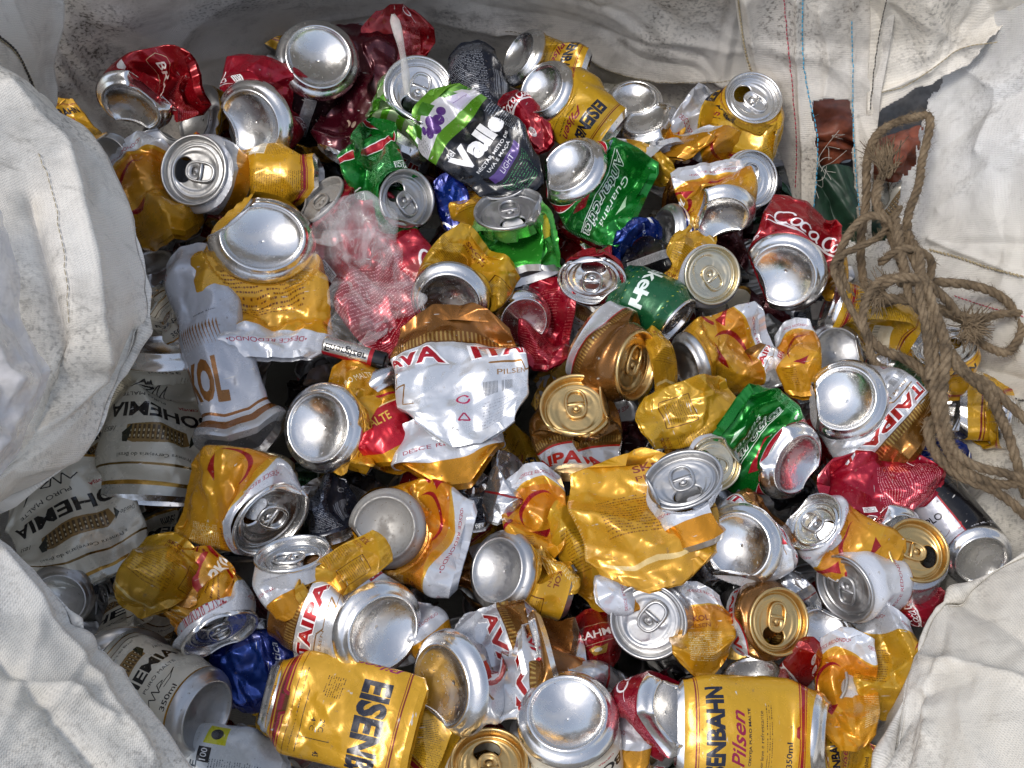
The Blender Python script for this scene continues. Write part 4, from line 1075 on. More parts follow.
# ------------------------------------------------------------------ the woven sack
def cloth_mat(name, col, dirt=0.5, weave=1.0, trans=0.15, dirtcol=(0.10, 0.085, 0.07), dscale=6.0):
    m, nt, b, out = new_mat(name)
    tc = node(nt, 'ShaderNodeTexCoord'); uv = tc.outputs['UV']; ob = tc.outputs['Object']
    sp = node(nt, 'ShaderNodeSeparateXYZ', {0: uv})
    def band(sock, f, ph=0.0):
        a = node(nt, 'ShaderNodeMath', {0: sock, 1: f}, operation='MULTIPLY').outputs[0]
        s_ = node(nt, 'ShaderNodeMath', {0: a}, operation='SINE').outputs[0]
        return s_
    wob = node(nt, 'ShaderNodeTexNoise', {'Vector': uv, 'Scale': 0.03, 'Detail': 2.0}).outputs[0]
    wx = node(nt, 'ShaderNodeMath', {0: wob, 1: 9.0}, operation='MULTIPLY').outputs[0]
    ux = node(nt, 'ShaderNodeMath', {0: sp.outputs[0], 1: wx}, operation='ADD').outputs[0]
    uy = node(nt, 'ShaderNodeMath', {0: sp.outputs[1], 1: wx}, operation='ADD').outputs[0]
    w1 = band(ux, 3.2); w2 = band(uy, 3.8)
    ww = node(nt, 'ShaderNodeMath', {0: w1, 1: w2}, operation='MULTIPLY').outputs[0]
    ws = node(nt, 'ShaderNodeMath', {0: w2, 1: ww}, operation='ADD').outputs[0]
    n1 = node(nt, 'ShaderNodeTexNoise', {'Vector': ob, 'Scale': dscale, 'Detail': 9.0, 'Roughness': 0.72, 'Distortion': 0.6}).outputs[0]
    d1 = ramp(nt, n1, [(0.47, (0, 0, 0)), (0.75, (1, 1, 1))])
    mp = node(nt, 'ShaderNodeMapping', {'Vector': ob}); mp.inputs['Scale'].default_value = (14, 70, 30); mp.inputs['Rotation'].default_value = (0, 0, 0.25)
    n2 = node(nt, 'ShaderNodeTexNoise', {'Vector': mp.outputs[0], 'Scale': 1.0, 'Detail': 8.0, 'Roughness': 0.75}).outputs[0]
    d2 = ramp(nt, n2, [(0.56, (0, 0, 0)), (0.74, (1, 1, 1))])
    n3 = node(nt, 'ShaderNodeTexNoise', {'Vector': ob, 'Scale': 330.0, 'Detail': 2.0}).outputs[0]
    d3 = ramp(nt, n3, [(0.50, (0, 0, 0)), (0.66, (1, 1, 1))])
    nb = node(nt, 'ShaderNodeTexNoise', {'Vector': ob, 'Scale': 11.0, 'Detail': 3.0}).outputs[0]
    db = ramp(nt, nb, [(0.48, (0, 0, 0)), (0.62, (1, 1, 1))])
    sps = node(nt, 'ShaderNodeMath', {0: d3, 1: db}, operation='MULTIPLY').outputs[0]
    a = node(nt, 'ShaderNodeMath', {0: d1, 1: dirt}, operation='MULTIPLY').outputs[0]
    b2 = node(nt, 'ShaderNodeMath', {0: d2, 1: dirt*0.9}, operation='MULTIPLY').outputs[0]
    c2 = node(nt, 'ShaderNodeMath', {0: sps, 1: dirt*0.8}, operation='MULTIPLY').outputs[0]
    s1 = node(nt, 'ShaderNodeMath', {0: a, 1: b2}, operation='ADD').outputs[0]
    s2 = node(nt, 'ShaderNodeMath', {0: s1, 1: c2}, operation='ADD', use_clamp=True).outputs[0]
    tint = node(nt, 'ShaderNodeTexNoise', {'Vector': ob, 'Scale': 4.0, 'Detail': 4.0}).outputs[0]
    tf = ramp(nt, tint, [(0.35, (0, 0, 0)), (0.65, (1, 1, 1))])
    base = mixc(nt, tf, col, (col[0]*0.93, col[1]*0.88, col[2]*0.78))
    gro = node(nt, 'ShaderNodeMapRange', {0: ws, 1: -2.0, 2: 0.6, 3: 0.16*weave, 4: 0.0}).outputs[0]
    base = mixc(nt, gro, base, (0.25, 0.23, 0.2))
    c3 = mixc(nt, s2, base, dirtcol)
    nt.links.new(c3, b.inputs['Base Color']); b.inputs['Roughness'].default_value = 0.48
    b.inputs['Specular IOR Level'].default_value = 0.4
    n5 = node(nt, 'ShaderNodeTexNoise', {'Vector': ob, 'Scale': 38.0, 'Detail': 5.0, 'Distortion': 0.8}).outputs[0]
    bp0 = node(nt, 'ShaderNodeBump', {'Height': n5, 'Strength': 0.3, 'Distance': 0.0009})
    bp = node(nt, 'ShaderNodeBump', {'Height': ws, 'Strength': 0.4*weave, 'Distance': 0.0002, 'Normal': bp0.outputs[0]})
    nt.links.new(bp.outputs[0], b.inputs['Normal'])
    if trans:
        tr = node(nt, 'ShaderNodeBsdfTranslucent', {'Color': c3, 'Normal': bp.outputs[0]})
        mx = node(nt, 'ShaderNodeMixShader', {0: trans, 1: b.outputs[0], 2: tr.outputs[0]})
        nt.links.new(mx.outputs[0], out.inputs['Surface'])
    return m

SACK = cloth_mat('woven white plastic', (0.86, 0.82, 0.75), 0.55, dscale=13.0)
SACK2 = cloth_mat('cleaner woven plastic', (0.79, 0.79, 0.785), 0.42, dscale=10.0)
SACK3 = cloth_mat('very dirty woven plastic', (0.78, 0.755, 0.72), 0.66, dscale=12.0)
LINING = cloth_mat('dirty shade-dark lining', (0.16, 0.15, 0.13), 0.8)  # base colour painted dark for the shade deep in the sack, dirt over it

def catmull(Cn, n, axis):
    Cn = np.moveaxis(Cn, axis, 0)
    k = Cn.shape[0]
    Q = np.concatenate([(2*Cn[0]-Cn[1])[None], Cn, (2*Cn[-1]-Cn[-2])[None]])
    t = np.linspace(0, k-1-1e-9, n); i = t.astype(int); f = (t-i).reshape(-1, *([1]*(Cn.ndim-1)))
    a, b, c, d = Q[i], Q[i+1], Q[i+2], Q[i+3]
    R_ = 0.5*((2*b)+(c-a)*f+(2*a-5*b+4*c-d)*f**2+(3*b-a-3*c+d)*f**3)
    return np.moveaxis(R_, 0, axis)

def in_poly(x, y, P):
    r = np.zeros(x.shape, bool); n = len(P)
    for i in range(n):
        (x1, y1), (x2, y2) = P[i], P[(i+1) % n]
        c = ((y1 > y) != (y2 > y)) & (x < (x2-x1)*(y-y1)/((y2-y1) or 1e-9)+x1)
        r ^= c
    return r

def seg_dist(x, y, pts):
    d = np.full(x.shape, 1e9)
    for (x1, y1), (x2, y2) in zip(pts[:-1], pts[1:]):
        vx, vy = x2-x1, y2-y1; t = np.clip(((x-x1)*vx+(y-y1)*vy)/(vx*vx+vy*vy), 0, 1)
        d = np.minimum(d, np.hypot(x-x1-t*vx, y-y1-t*vy))
    return d

surfaces = {}
def sheet(name, net, n, m, mat, parent, seed=1, amp=5.0, fine=1.3, creases=(), cut=None, tear=5.0, thick=0.0006, key=None, cell=0.05, cells2=0.02):
    if name in ('flap', 'lower_flap'):      # a tight turn at the folded edge
        q_ = []
        for row in net:
            row = row[::-1] if name == 'lower_flap' else row
            e_, u_, i_ = np.array(row[-2], float), np.array(row[-1], float), np.array(row[-3], float)
            row = list(row[:-2])+[tuple(e_+(i_-e_)*0.12+[0, 0, 3]), tuple(e_), tuple(e_+(u_-e_)*0.10), row[-1]]
            q_.append(row)
        net = q_
    net = np.array([[at(*p) for p in row] for row in net])
    P = catmull(catmull(net, n, 0), m, 1)
    du = np.linalg.norm(np.diff(P, axis=1), axis=-1).mean(0); dv = np.linalg.norm(np.diff(P, axis=0), axis=-1).mean(1)
    u = np.concatenate([[0], np.cumsum(du)]); v = np.concatenate([[0], np.cumsum(dv)])
    U, Vv = np.meshgrid(u, v)
    N = nrm(np.cross(np.gradient(P, axis=1), np.gradient(P, axis=0)))
    if (N*(cam_pos-P)).sum(-1).mean() < 0: N = -N
    wx = U+0.03*vnoise(U/0.06, Vv/0.06, seed+31); wy = Vv+0.03*vnoise(U/0.07, Vv/0.07, seed+37)
    amp = amp*0.55
    h = amp*facets(wx/cell, wy/cell, seed)*1.3 + amp*0.4*(np.abs(vnoise(wx/cell*0.8+3, wy/cell*1.3, seed+2))*2-0.5)
    h += fine*facets(wx/cells2, wy/cells2, seed+4) + fine*0.3*vnoise(wx/0.008, wy/0.008, seed+6)
    rg = np.random.RandomState(seed*7+1)
    for _ in range(30):      # crisp random creases
        a_ = rg.uniform(0, math.pi); q0, q1 = rg.uniform(0, U.max()), rg.uniform(0, Vv.max())
        d_ = (wx-q0)*math.cos(a_)+(wy-q1)*math.sin(a_); l_ = -(wx-q0)*math.sin(a_)+(wy-q1)*math.cos(a_)
        h += rg.uniform(-1, 1)*amp*1.3*np.clip(1-np.abs(d_)/rg.uniform(0.006, 0.02), 0, 1)*np.exp(-(l_/rg.uniform(0.05, 0.16))**2)
    X, Y = project(P)
    for pts, a, w in creases:
        h += a*np.exp(-np.sqrt((seg_dist(X, Y, pts)/w)**2+0.02))*1.15
    P = P+N*(h*MM)[..., None]
    X, Y = project(P)
    surfaces[key or name] = (X, Y, P, N)
    keep = np.ones((n, m), bool)
    if cut:
        jx = X+tear*2*vnoise(U/0.012, Vv/0.012, seed+50)+tear*1.2*vnoise(U/0.004, Vv/0.004, seed+51); jy = Y+tear*2*vnoise(U/0.012+9, Vv/0.012, seed+52)
        for poly in cut: keep &= ~in_poly(jx, jy, poly)
    F = grid_faces(n, m); kf = keep.ravel()[F].all(1); F = F[kf]
    used = np.unique(F); mp = -np.ones(n*m, int); mp[used] = np.arange(len(used))
    V = P.reshape(-1, 3)[used]; F = mp[F]
    uv = np.stack([U, Vv], -1).reshape(-1, 2)[used]*1000
    me = mesh_from(name, V, F.tolist(), [mat], None, uv)
    o = link(bpy.data.objects.new(name, me), parent)
    if parent is not None: o.matrix_parent_inverse = parent.matrix_world.inverted()
    if thick:
        md = o.modifiers.new('thickness', 'SOLIDIFY'); md.thickness = thick; md.offset = 0
    return o

def on(key, px, py, lift=1.5):
    X, Y, P, N = surfaces[key]
    i = np.argmin((X-px)**2+(Y-py)**2); return P.reshape(-1, 3)[i] + N.reshape(-1, 3)[i]*lift*MM

sack = empty('woven_sack', Matrix.Translation((0, 0, -0.42)))
tag(sack, 'big dirty white woven plastic sack lying open round the heap of cans', 'sack')
bpy.context.view_layer.update()

sheet('back_panel', [
    [(-70, -90, 190), (120, -90, 190), (330, -90, 190), (540, -90, 190), (680, -90, 190), (800, -90, 190)],
    [(-10, 10, 90), (130, 10, 60), (330, -10, 30), (540, -10, 40), (680, 10, 50), (780, 10, 40)],
    [(40, 80, 20), (150, 65, -30), (340, 30, -50), (540, 50, -40), (680, 70, -20), (775, 80, -20)],
    [(70, 150, -70), (170, 130, -100), (340, 90, -110), (560, 110, -100), (680, 120, -90), (790, 150, -90)],
    [(90, 260, -180), (190, 250, -190), (340, 230, -200), (560, 230, -200), (690, 230, -180), (800, 250, -150)]],
    170, 330, SACK3, sack, seed=3, amp=6, creases=[
        ([(500, 28), (560, 36), (610, 66), (660, 78), (770, 82)], 7, 5), ([(560, 58), (600, 92), (640, 104)], -6, 6), ([(300, 20), (380, 12), (500, 30)], 4, 6),
        ([(55, 0), (54, 60), (40, 110)], -8, 6), ([(470, 5), (560, 20), (700, 60)], -4, 8), ([(120, 20), (200, 60), (260, 50)], 4, 12), ([(600, 0), (650, 40), (740, 50)], 5, 10)])
sheet('side_panel', [
    [(-160, -90, 230), (-60, -90, 210), (30, -90, 180), (72, -80, 165)],
    [(-160, 20, 230), (-60, 20, 190), (20, 10, 140), (58, 10, 105)],
    [(-160, 120, 220), (-50, 110, 150), (20, 110, 80), (52, 100, 40)],
    [(-160, 240, 200), (-40, 240, 90), (40, 240, -20), (80, 200, -60)],
    [(-160, 420, 190), (-60, 420, 60), (10, 420, -80), (60, 420, -120)],
    [(-160, 600, 190), (-60, 600, 60), (10, 620, -80), (50, 640, -120)],
    [(-160, 820, 190), (-40, 820, 60), (60, 820, -60), (130, 800, -120)]],
    240, 110, SACK2, sack, seed=9, amp=4, creases=[([(57, 0), (55, 60), (48, 105)], 6, 4), ([(10, 0), (30, 50), (44, 100)], 3, 5)], key='left')
sheet('flap', [
    [(-170, 40, 230), (-60, 50, 215), (-16, 58, 190), (4, 72, 150), (0, 112, 60)],
    [(-170, 130, 230), (-40, 120, 212), (22, 104, 185), (54, 112, 145), (38, 155, 40)],
    [(-170, 220, 230), (-30, 210, 195), (50, 180, 178), (104, 162, 135), (82, 205, 30)],
    [(-170, 280, 230), (-10, 280, 185), (72, 262, 178), (136, 240, 125), (110, 262, 20)],
    [(-170, 360, 230), (0, 350, 168), (78, 335, 165), (147, 318, 115), (112, 328, 10)],
    [(-170, 430, 230), (-15, 425, 172), (52, 405, 150), (112, 392, 115), (88, 388, 20)],
    [(-170, 480, 230), (-30, 476, 185), (30, 462, 158), (86, 448, 112), (60, 432, 30)],
    [(-170, 540, 230), (-60, 535, 190), (-30, 525, 165), (0, 508, 118), (-4, 470, 40)],
    [(-170, 580, 230), (-110, 560, 190), (-90, 550, 165), (-60, 530, 118), (-54, 500, 40)]],
    250, 170, SACK, sack, seed=14, amp=5.5, fine=1.2, creases=[
        ([(6, 90), (60, 150), (90, 260), (100, 360)], 9, 11), ([(30, 200), (50, 300), (70, 380)], -10, 9), ([(100, 380), (60, 420), (0, 450)], 8, 9), ([(60, 395), (30, 440), (0, 470)], -8, 8),
        ([(140, 330), (120, 370), (95, 400)], -7, 6)], key='leftflap')
sheet('lower_flap', [
    [(-40, 560, 60), (-20, 532, 148), (-70, 575, 190), (-170, 640, 220)],
    [(18, 596, 50), (42, 583, 142), (-12, 642, 186), (-130, 720, 220)],
    [(72, 656, 45), (92, 641, 136), (30, 702, 180), (-90, 800, 215)],
    [(122, 722, 40), (143, 703, 130), (86, 765, 172), (-30, 870, 210)],
    [(186, 806, 40), (206, 792, 124), (152, 852, 165), (50, 950, 205)],
    [(260, 890, 40), (270, 880, 120), (230, 940, 160), (130, 1040, 200)]],
    170, 170, SACK2, sack, seed=21, amp=4, creases=[([(0, 560), (80, 660), (150, 760)], 6, 10), ([(0, 650), (60, 720), (100, 768)], -7, 12), ([(20, 680), (70, 690), (110, 720)], 5, 6)], key='lowleft')
# right side: wall behind, then the seamed strip and the torn upper flap in front of it
sheet('side_panel', [
    [(770, -90, 130), (880, -90, 150), (980, -90, 170), (1080, -90, 200), (1190, -90, 230)],
    [(780, 50, 0), (880, 50, 30), (970, 50, 70), (1080, 50, 140), (1190, 50, 190)],
    [(800, 150, -60), (890, 150, -16), (960, 150, 34), (1060, 150, 100), (1190, 150, 160)],
    [(820, 270, -110), (890, 258, -40), (970, 250, 8), (1060, 250, 60), (1190, 250, 130)],
    [(850, 390, -150), (930, 362, -52), (990, 352, -12), (1060, 350, 40), (1190, 350, 110)],
    [(890, 500, -160), (950, 470, -58), (1010, 455, -18), (1070, 450, 30), (1190, 450, 90)],
    [(880, 640, -170), (940, 600, -66), (1010, 565, -26), (1070, 555, 20), (1190, 550, 80)],
    [(860, 780, -180), (920, 740, -90), (1000, 700, -40), (1070, 680, 10), (1190, 660, 70)]],
    420, 330, SACK2, sack, seed=33, amp=5, cut=[[(700, -160), (890, -160), (925, 50), (943, 80), (928, 110), (913, 152), (900, 192), (886, 236), (850, 240), (700, 200)]],
    creases=[([(930, 240), (960, 252), (1024, 276)], 5, 3), ([(940, 210), (1000, 160), (1024, 140)], 6, 10), ([(930, 300), (1024, 330)], -4, 8), ([(940, 150), (1000, 100), (1024, 90)], -5, 9),
             ([(960, 362), (1024, 380)], -5, 5), ([(955, 60), (1000, 90), (980, 150)], 5, 8), ([(1005, 480), (960, 520), (950, 600)], 5, 8)], key='right')
sheet('seamed_strip', [
    [(728, -90, 188), (770, -90, 186), (815, -90, 184), (850, -90, 180), (905, -90, 178)],
    [(738, 20, 70), (775, 20, 72), (812, 20, 80), (852, 20, 88), (894, 20, 96)],
    [(754, 90, 4), (782, 92, 14), (814, 95, 26), (852, 95, 34), (882, 92, 46)],
    [(782, 160, -40), (798, 160, -30), (820, 160, -14), (852, 160, -2), (874, 160, 6)],
    [(798, 225, -80), (806, 222, -70), (818, 222, -60), (856, 225, -44), (872, 225, -36)],
    [(812, 320, -120), (820, 320, -118), (832, 320, -120), (860, 320, -120), (880, 320, -118)]],
    240, 110, SACK3, sack, seed=41, amp=4, cut=[[(812, 101), (830, 98), (850, 102), (852, 150), (858, 215), (862, 260), (858, 300), (806, 300), (813, 215), (819, 160)]], tear=2.2,
    creases=[([(797, 0), (800, 90), (806, 200)], 4, 3), ([(820, 10), (830, 60), (825, 95)], 5, 7), ([(745, 0), (756, 60), (766, 90)], 4, 4), ([(853, 0), (854, 110), (862, 215)], 3, 3)], key='strip')
sheet('torn_flap', [
    [(860, -90, 200), (930, -90, 205), (1000, -90, 210), (1080, -90, 220), (1190, -90, 240)],
    [(870, 10, 104), (930, 10, 112), (1000, 0, 124), (1080, 0, 165), (1190, 0, 205)],
    [(868, 70, 54), (930, 55, 72), (990, 40, 96), (1080, 20, 150), (1190, 20, 200)],
    [(866, 130, 20), (930, 110, 42), (990, 90, 76), (1080, 60, 130), (1190, 50, 180)]],
    150, 200, SACK, sack, seed=52, amp=7, cut=[[(860, 120), (872, 119), (898, 101), (920, 88), (944, 76), (962, 70), (980, 56), (992, 36), (1010, 16), (1060, -10), (1200, -20), (1200, 200), (840, 200)]], tear=3.5,
    creases=[([(886, 0), (876, 50), (869, 110)], 5, 4), ([(880, 92), (930, 72), (960, 48), (1000, 40)], 5, 3), ([(930, 0), (950, 40), (940, 70)], 5, 8), ([(990, 0), (960, 30)], -5, 9)], key='torn')
sheet('lower_flap', [
    [(1090, 590, -20), (1075, 528, 60), (1130, 600, 105), (1230, 700, 140)],
    [(985, 622, -60), (986, 578, 42), (1046, 645, 92), (1160, 750, 140)],
    [(915, 650, -70), (934, 616, 38), (1002, 692, 92), (1120, 810, 140)],
    [(880, 700, -70), (908, 690, 40), (972, 760, 95), (1090, 870, 150)],
    [(850, 790, -60), (876, 778, 46), (944, 842, 100), (1050, 950, 150)],
    [(810, 890, -50), (840, 880, 50), (900, 940, 100), (1000, 1040, 150)]],
    170, 170, SACK2, sack, seed=61, amp=6, creases=[([(925, 660), (980, 670), (1040, 690)], 6, 6), ([(930, 740), (925, 690), (940, 670)], 7, 7), ([(960, 600), (1024, 640)], -5, 12), ([(900, 768), (930, 720)], -5, 6)], key='lowright')
sheet('front_panel', [
    [(130, 900, -190), (350, 890, -190), (600, 890, -190), (880, 900, -190)],
    [(130, 960, -40), (350, 950, -40), (600, 950, -40), (880, 960, -40)],
    [(150, 1060, 120), (350, 1060, 120), (600, 1060, 120), (900, 1060, 120)]], 60, 160, SACK, sack, seed=71, amp=6, key='front')
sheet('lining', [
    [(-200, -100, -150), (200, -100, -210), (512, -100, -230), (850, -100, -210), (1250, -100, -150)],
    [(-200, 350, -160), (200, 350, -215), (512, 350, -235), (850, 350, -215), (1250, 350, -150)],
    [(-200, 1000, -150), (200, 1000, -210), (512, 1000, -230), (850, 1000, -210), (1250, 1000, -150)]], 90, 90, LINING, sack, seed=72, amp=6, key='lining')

# stitching
def plain(name, col, rough=0.7, **kw):
    m, nt, b, out = new_mat(name)
    tc = node(nt, 'ShaderNodeTexCoord').outputs['Object']
    n = node(nt, 'ShaderNodeTexNoise', {'Vector': tc, 'Scale': 150.0, 'Detail': 5.0}).outputs[0]
    f = ramp(nt, n, [(0.35, (0, 0, 0)), (0.7, (1, 1, 1))])
    nt.links.new(mixc(nt, f, col, tuple(c*0.55 for c in col)), b.inputs['Base Color']); b.inputs['Roughness'].default_value = rough
    for k, v in kw.items(): b.inputs[k.replace('_', ' ')].default_value = v
    return m
TH_RED = plain('red thread', (0.55, 0.06, 0.10)); TH_BLUE = plain('blue thread', (0.08, 0.42, 0.65)); TH_DARK = plain('dark thread', (0.07, 0.06, 0.05)); TH_TAN = plain('tan thread', (0.42, 0.34, 0.2))
def seam(key, pts, mat, step=3.6, r=0.55, duty=0.8, zig=0.0):
    S = spline([(x, y, 0) for x, y in pts], 160)[:, :2]
    W = np.array([on(key, x, y, 1.0) for x, y in S])
    for _ in range(6): W[1:-1] = (W[:-2]+2*W[1:-1]+W[2:])/4
    arc = np.concatenate([[0], np.cumsum(np.linalg.norm(np.diff(W, axis=0), axis=1))])*1000
    parts = []
    t = 0.0; q = 0
    while t < arc[-1]-step:
        tt = np.linspace(t, t+step*duty, 4)
        P = np.stack([np.interp(tt, arc, W[:, k]) for k in range(3)], -1)
        d = nrm(P[-1]-P[0]); V = nrm(cam_pos-P[0]); sd = np.cross(d, V)
        if zig: P = P+sd*(np.linspace(-1, 1, 4)[:, None])*zig*MM
        parts.append(tube(P+V*0.0006, np.array([0.5, 1, 1, 0.5])*r*MM, 5)); t += step
    V_, F = merge(parts)
    o = link(bpy.data.objects.new('stitching', mesh_from('stitching', V_, F, [mat])), sack)
    o.matrix_parent_inverse = sack.matrix_world.inverted()
seam('strip', [(783, -10), (788, 40), (793, 90), (797, 140), (796, 190)], TH_RED, 4.2, 0.5)
seam('strip', [(803, -10), (803, 50), (808, 90), (817, 130), (818, 160), (814, 215)], TH_BLUE, 4.2, 0.6)
seam('strip', [(852, 20), (853, 60), (853, 110), (856, 170), (861, 218)], TH_BLUE, 4.2, 0.5)
seam('torn', [(888, -8), (880, 30), (874, 70), (870, 112)], TH_DARK, 3.2, 0.5, 0.9)
seam('strip', [(737, -8), (742, 30), (748, 60), (756, 82)], TH_TAN, 3.4, 0.8, 0.9, 0.5)
seam('torn', [(872, 94), (905, 86), (936, 66), (962, 48), (1000, 42)], TH_TAN, 3.4, 0.45, 0.95)
seam('left', [(-4, 34), (14, 50), (28, 76), (37, 104)], TH_DARK, 3.6, 0.9, 0.9, 0.7)
seam('left', [(-4, 37), (15, 53), (30, 79), (39, 106)], TH_TAN, 3.6, 0.6, 0.8, 0.4)
seam('right', [(930, 250), (960, 258), (990, 268), (1028, 278)], TH_TAN, 3.4, 0.9, 0.9, 0.8)
seam('right', [(955, 296), (985, 306), (1028, 318)], TH_RED, 3.4, 0.5)
seam('right', [(975, 387), (1000, 394), (1028, 402)], TH_DARK, 3.8, 0.9, 0.6)
seam('back_panel', [(505, 30), (560, 40), (600, 66), (650, 80), (700, 82), (740, 80)], TH_TAN, 4.0, 0.35)
seam('leftflap', [(20, 120), (48, 180), (64, 260), (70, 330)], TH_TAN, 5.0, 0.3)

# ------------------------------------------------------------------ things seen through the holes
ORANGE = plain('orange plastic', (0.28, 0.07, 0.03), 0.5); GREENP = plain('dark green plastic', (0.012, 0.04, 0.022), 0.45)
o = sheet('orange_plastic', [[(812, 100, -20), (840, 96, -24), (866, 100, -30)], [(812, 135, -40), (840, 132, -30), (866, 135, -44)], [(814, 166, -70), (840, 160, -60), (866, 160, -70)]], 50, 50, ORANGE, None, seed=80, amp=8, key='x1')
tag(o, 'crumpled orange plastic showing through the tall left hole in the sack', 'plastic scrap')
o = sheet('orange_plastic', [[(868, 140, -20), (895, 132, -20), (930, 130, -20)], [(868, 160, -26), (895, 156, -14), (925, 155, -30)], [(872, 184, -60), (895, 184, -50), (915, 184, -60)]], 50, 50, ORANGE, None, seed=81, amp=8, key='x2')
tag(o, 'orange plastic scrap behind the frayed rope end in the torn hole', 'plastic scrap')
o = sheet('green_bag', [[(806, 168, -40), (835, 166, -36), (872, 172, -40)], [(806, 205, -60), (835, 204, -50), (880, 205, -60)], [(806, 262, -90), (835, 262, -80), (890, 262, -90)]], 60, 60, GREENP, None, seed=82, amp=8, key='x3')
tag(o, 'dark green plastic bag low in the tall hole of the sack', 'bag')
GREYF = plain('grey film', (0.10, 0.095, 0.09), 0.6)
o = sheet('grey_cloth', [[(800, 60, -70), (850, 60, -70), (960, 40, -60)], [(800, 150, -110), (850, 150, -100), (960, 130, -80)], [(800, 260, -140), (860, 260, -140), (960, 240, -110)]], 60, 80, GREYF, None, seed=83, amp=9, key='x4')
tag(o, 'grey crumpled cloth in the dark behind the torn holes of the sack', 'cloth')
rng = random.Random(8); parts = []
for k in range(13):
    x, y = rng.uniform(816, 856), rng.uniform(112, 240)
    pts = [at(x, y, -10)]
    for q in range(3): x += rng.uniform(-14, 14); y += rng.uniform(-4, 16); pts.append(at(min(max(x, 812), 864), min(y, 250), -14+rng.uniform(-8, 8)))
    parts.append(tube(spline(pts, 12), 0.00025, 4))
V_, F = merge(parts)
tag(link(bpy.data.objects.new('loose_threads', mesh_from('loose_threads', V_, F, [plain('pale fibre', (0.5, 0.48, 0.42))]))), 'tangle of fine pale threads hanging across the tall hole in the sack', 'threads', None, 'stuff')

# ------------------------------------------------------------------ rope
def fibre_mat():
    m, nt, b, out = new_mat('sisal')
    tc = node(nt, 'ShaderNodeTexCoord').outputs['Object']
    n = node(nt, 'ShaderNodeTexNoise', {'Vector': tc, 'Scale': 90.0, 'Detail': 6.0, 'Roughness': 0.7}).outputs[0]
    c = ramp(nt, n, [(0.3, (0.05, 0.034, 0.018)), (0.5, (0.145, 0.102, 0.058)), (0.72, (0.26, 0.195, 0.12))])
    nt.links.new(c, b.inputs['Base Color']); b.inputs['Roughness'].default_value = 0.85
    n2 = node(nt, 'ShaderNodeTexNoise', {'Vector': tc, 'Scale': 900.0, 'Detail': 3.0}).outputs[0]
    bp = node(nt, 'ShaderNodeBump', {'Height': n2, 'Strength': 0.8, 'Distance': 0.0008}); nt.links.new(bp.outputs[0], b.inputs['Normal'])
    return m
SISAL = fibre_mat()
rp, fz = [], []
nrng = np.random.RandomState(5)
def rope(pts, r=3.6, pitch=21.0):
    r *= 0.78
    Wp = np.array([at(*p) for p in pts]); S = spline(Wp, 14*len(pts)); L = np.linalg.norm(np.diff(S, axis=0), axis=1).sum()
    n = int(L*1000/1.7); S = spline(Wp, n)
    S += np.stack([vnoise(np.arange(n)*0.06, np.zeros(n), int(nrng.randint(999))) for _ in range(3)], -1)*0.004
    T = nrm(np.gradient(S, axis=0)); Nn = []; v = nrm(np.cross(T[0], [0.2, 0.3, 0.9]))
    for t in T: v = nrm(v-(v@t)*t); Nn.append(v)
    Nn = np.array(Nn); B = np.cross(T, Nn); arc = np.arange(n)*1.7
    rad = r*(1+0.25*vnoise(arc/30, arc*0, int(nrng.randint(999))))
    for q in range(3):
        a = 2*math.pi*(arc/pitch+q/3); off = (np.cos(a)[:, None]*Nn+np.sin(a)[:, None]*B)*(rad*0.52*MM)[:, None]
        rp.append(tube(S+off, rad*0.58*MM, 8))
    for _ in range(n*8):
        i = nrng.randint(n); a = nrng.rand()*6.28; d = math.cos(a)*Nn[i]+math.sin(a)*B[i]
        p = S[i]+d*rad[i]*MM*0.9; q = p+(d*nrng.uniform(.3, 1)+T[i]*nrng.uniform(-1.6, 1.6)+nrng.normal(0, .3, 3))*nrng.uniform(1.5, 5.5)*MM
        s_ = nrm(np.cross(q-p, cam_pos-p))*0.00018
        fz.append(np.array([p-s_, p+s_, q]))
rope([(868, 300, 10), (860, 250, 16), (866, 200, 24), (868, 160, 32), (882, 130, 40), (910, 117, 44), (930, 120, 44), (922, 160, 40), (914, 195, 34), (908, 235, 28)], 4.2)
rope([(886, 160, 40), (878, 200, 34), (890, 240, 34), (905, 280, 34)], 4.4)
rope([(905, 262, 42), (892, 226, 44), (868, 218, 42), (848, 236, 36), (840, 265, 30), (850, 296, 24), (880, 306, 22), (910, 300, 30), (945, 312, 26), (970, 322, 22)], 4.2)
rope([(900, 285, 40), (950, 284, 36), (985, 290, 26), (1010, 304, 20), (1022, 328, 16), (1008, 352, 16), (985, 346, 18), (968, 332, 22)], 4.2)
rope([(870, 292, 44), (900, 302, 44), (940, 306, 36), (975, 318, 28), (1000, 316, 22), (1040, 310, 18)], 3.8)
rope([(895, 225, 44), (915, 262, 54), (926, 300, 56), (934, 350, 52), (934, 400, 48), (944, 440, 44), (962, 468, 38), (1000, 482, 30), (1040, 486, 26)], 4.6)
rope([(905, 235, 50), (924, 280, 60), (940, 330, 58), (945, 380, 52), (944, 430, 48), (965, 462, 44), (1010, 474, 34), (1040, 476, 30)], 4.6)
rope([(902, 278, 52), (880, 283, 50), (866, 304, 46), (866, 330, 42), (885, 352, 38), (915, 366, 38), (930, 392, 40), (932, 440, 38), (958, 474, 36), (1000, 492, 28), (1030, 520, 20)], 4.2)
rope([(900, 208, 40), (880, 235, 40), (838, 262, 40), (842, 292, 40), (862, 330, 42), (876, 360, 38), (886, 372, 34)], 3.2)
rope([(950, 350, 50), (966, 374, 44), (992, 396, 36), (1004, 424, 30), (1016, 462, 26), (1026, 500, 20)], 4.4)
rope([(944, 340, 54), (958, 372, 50), (985, 384, 42), (1010, 408, 34), (1040, 436, 28)], 4.0)
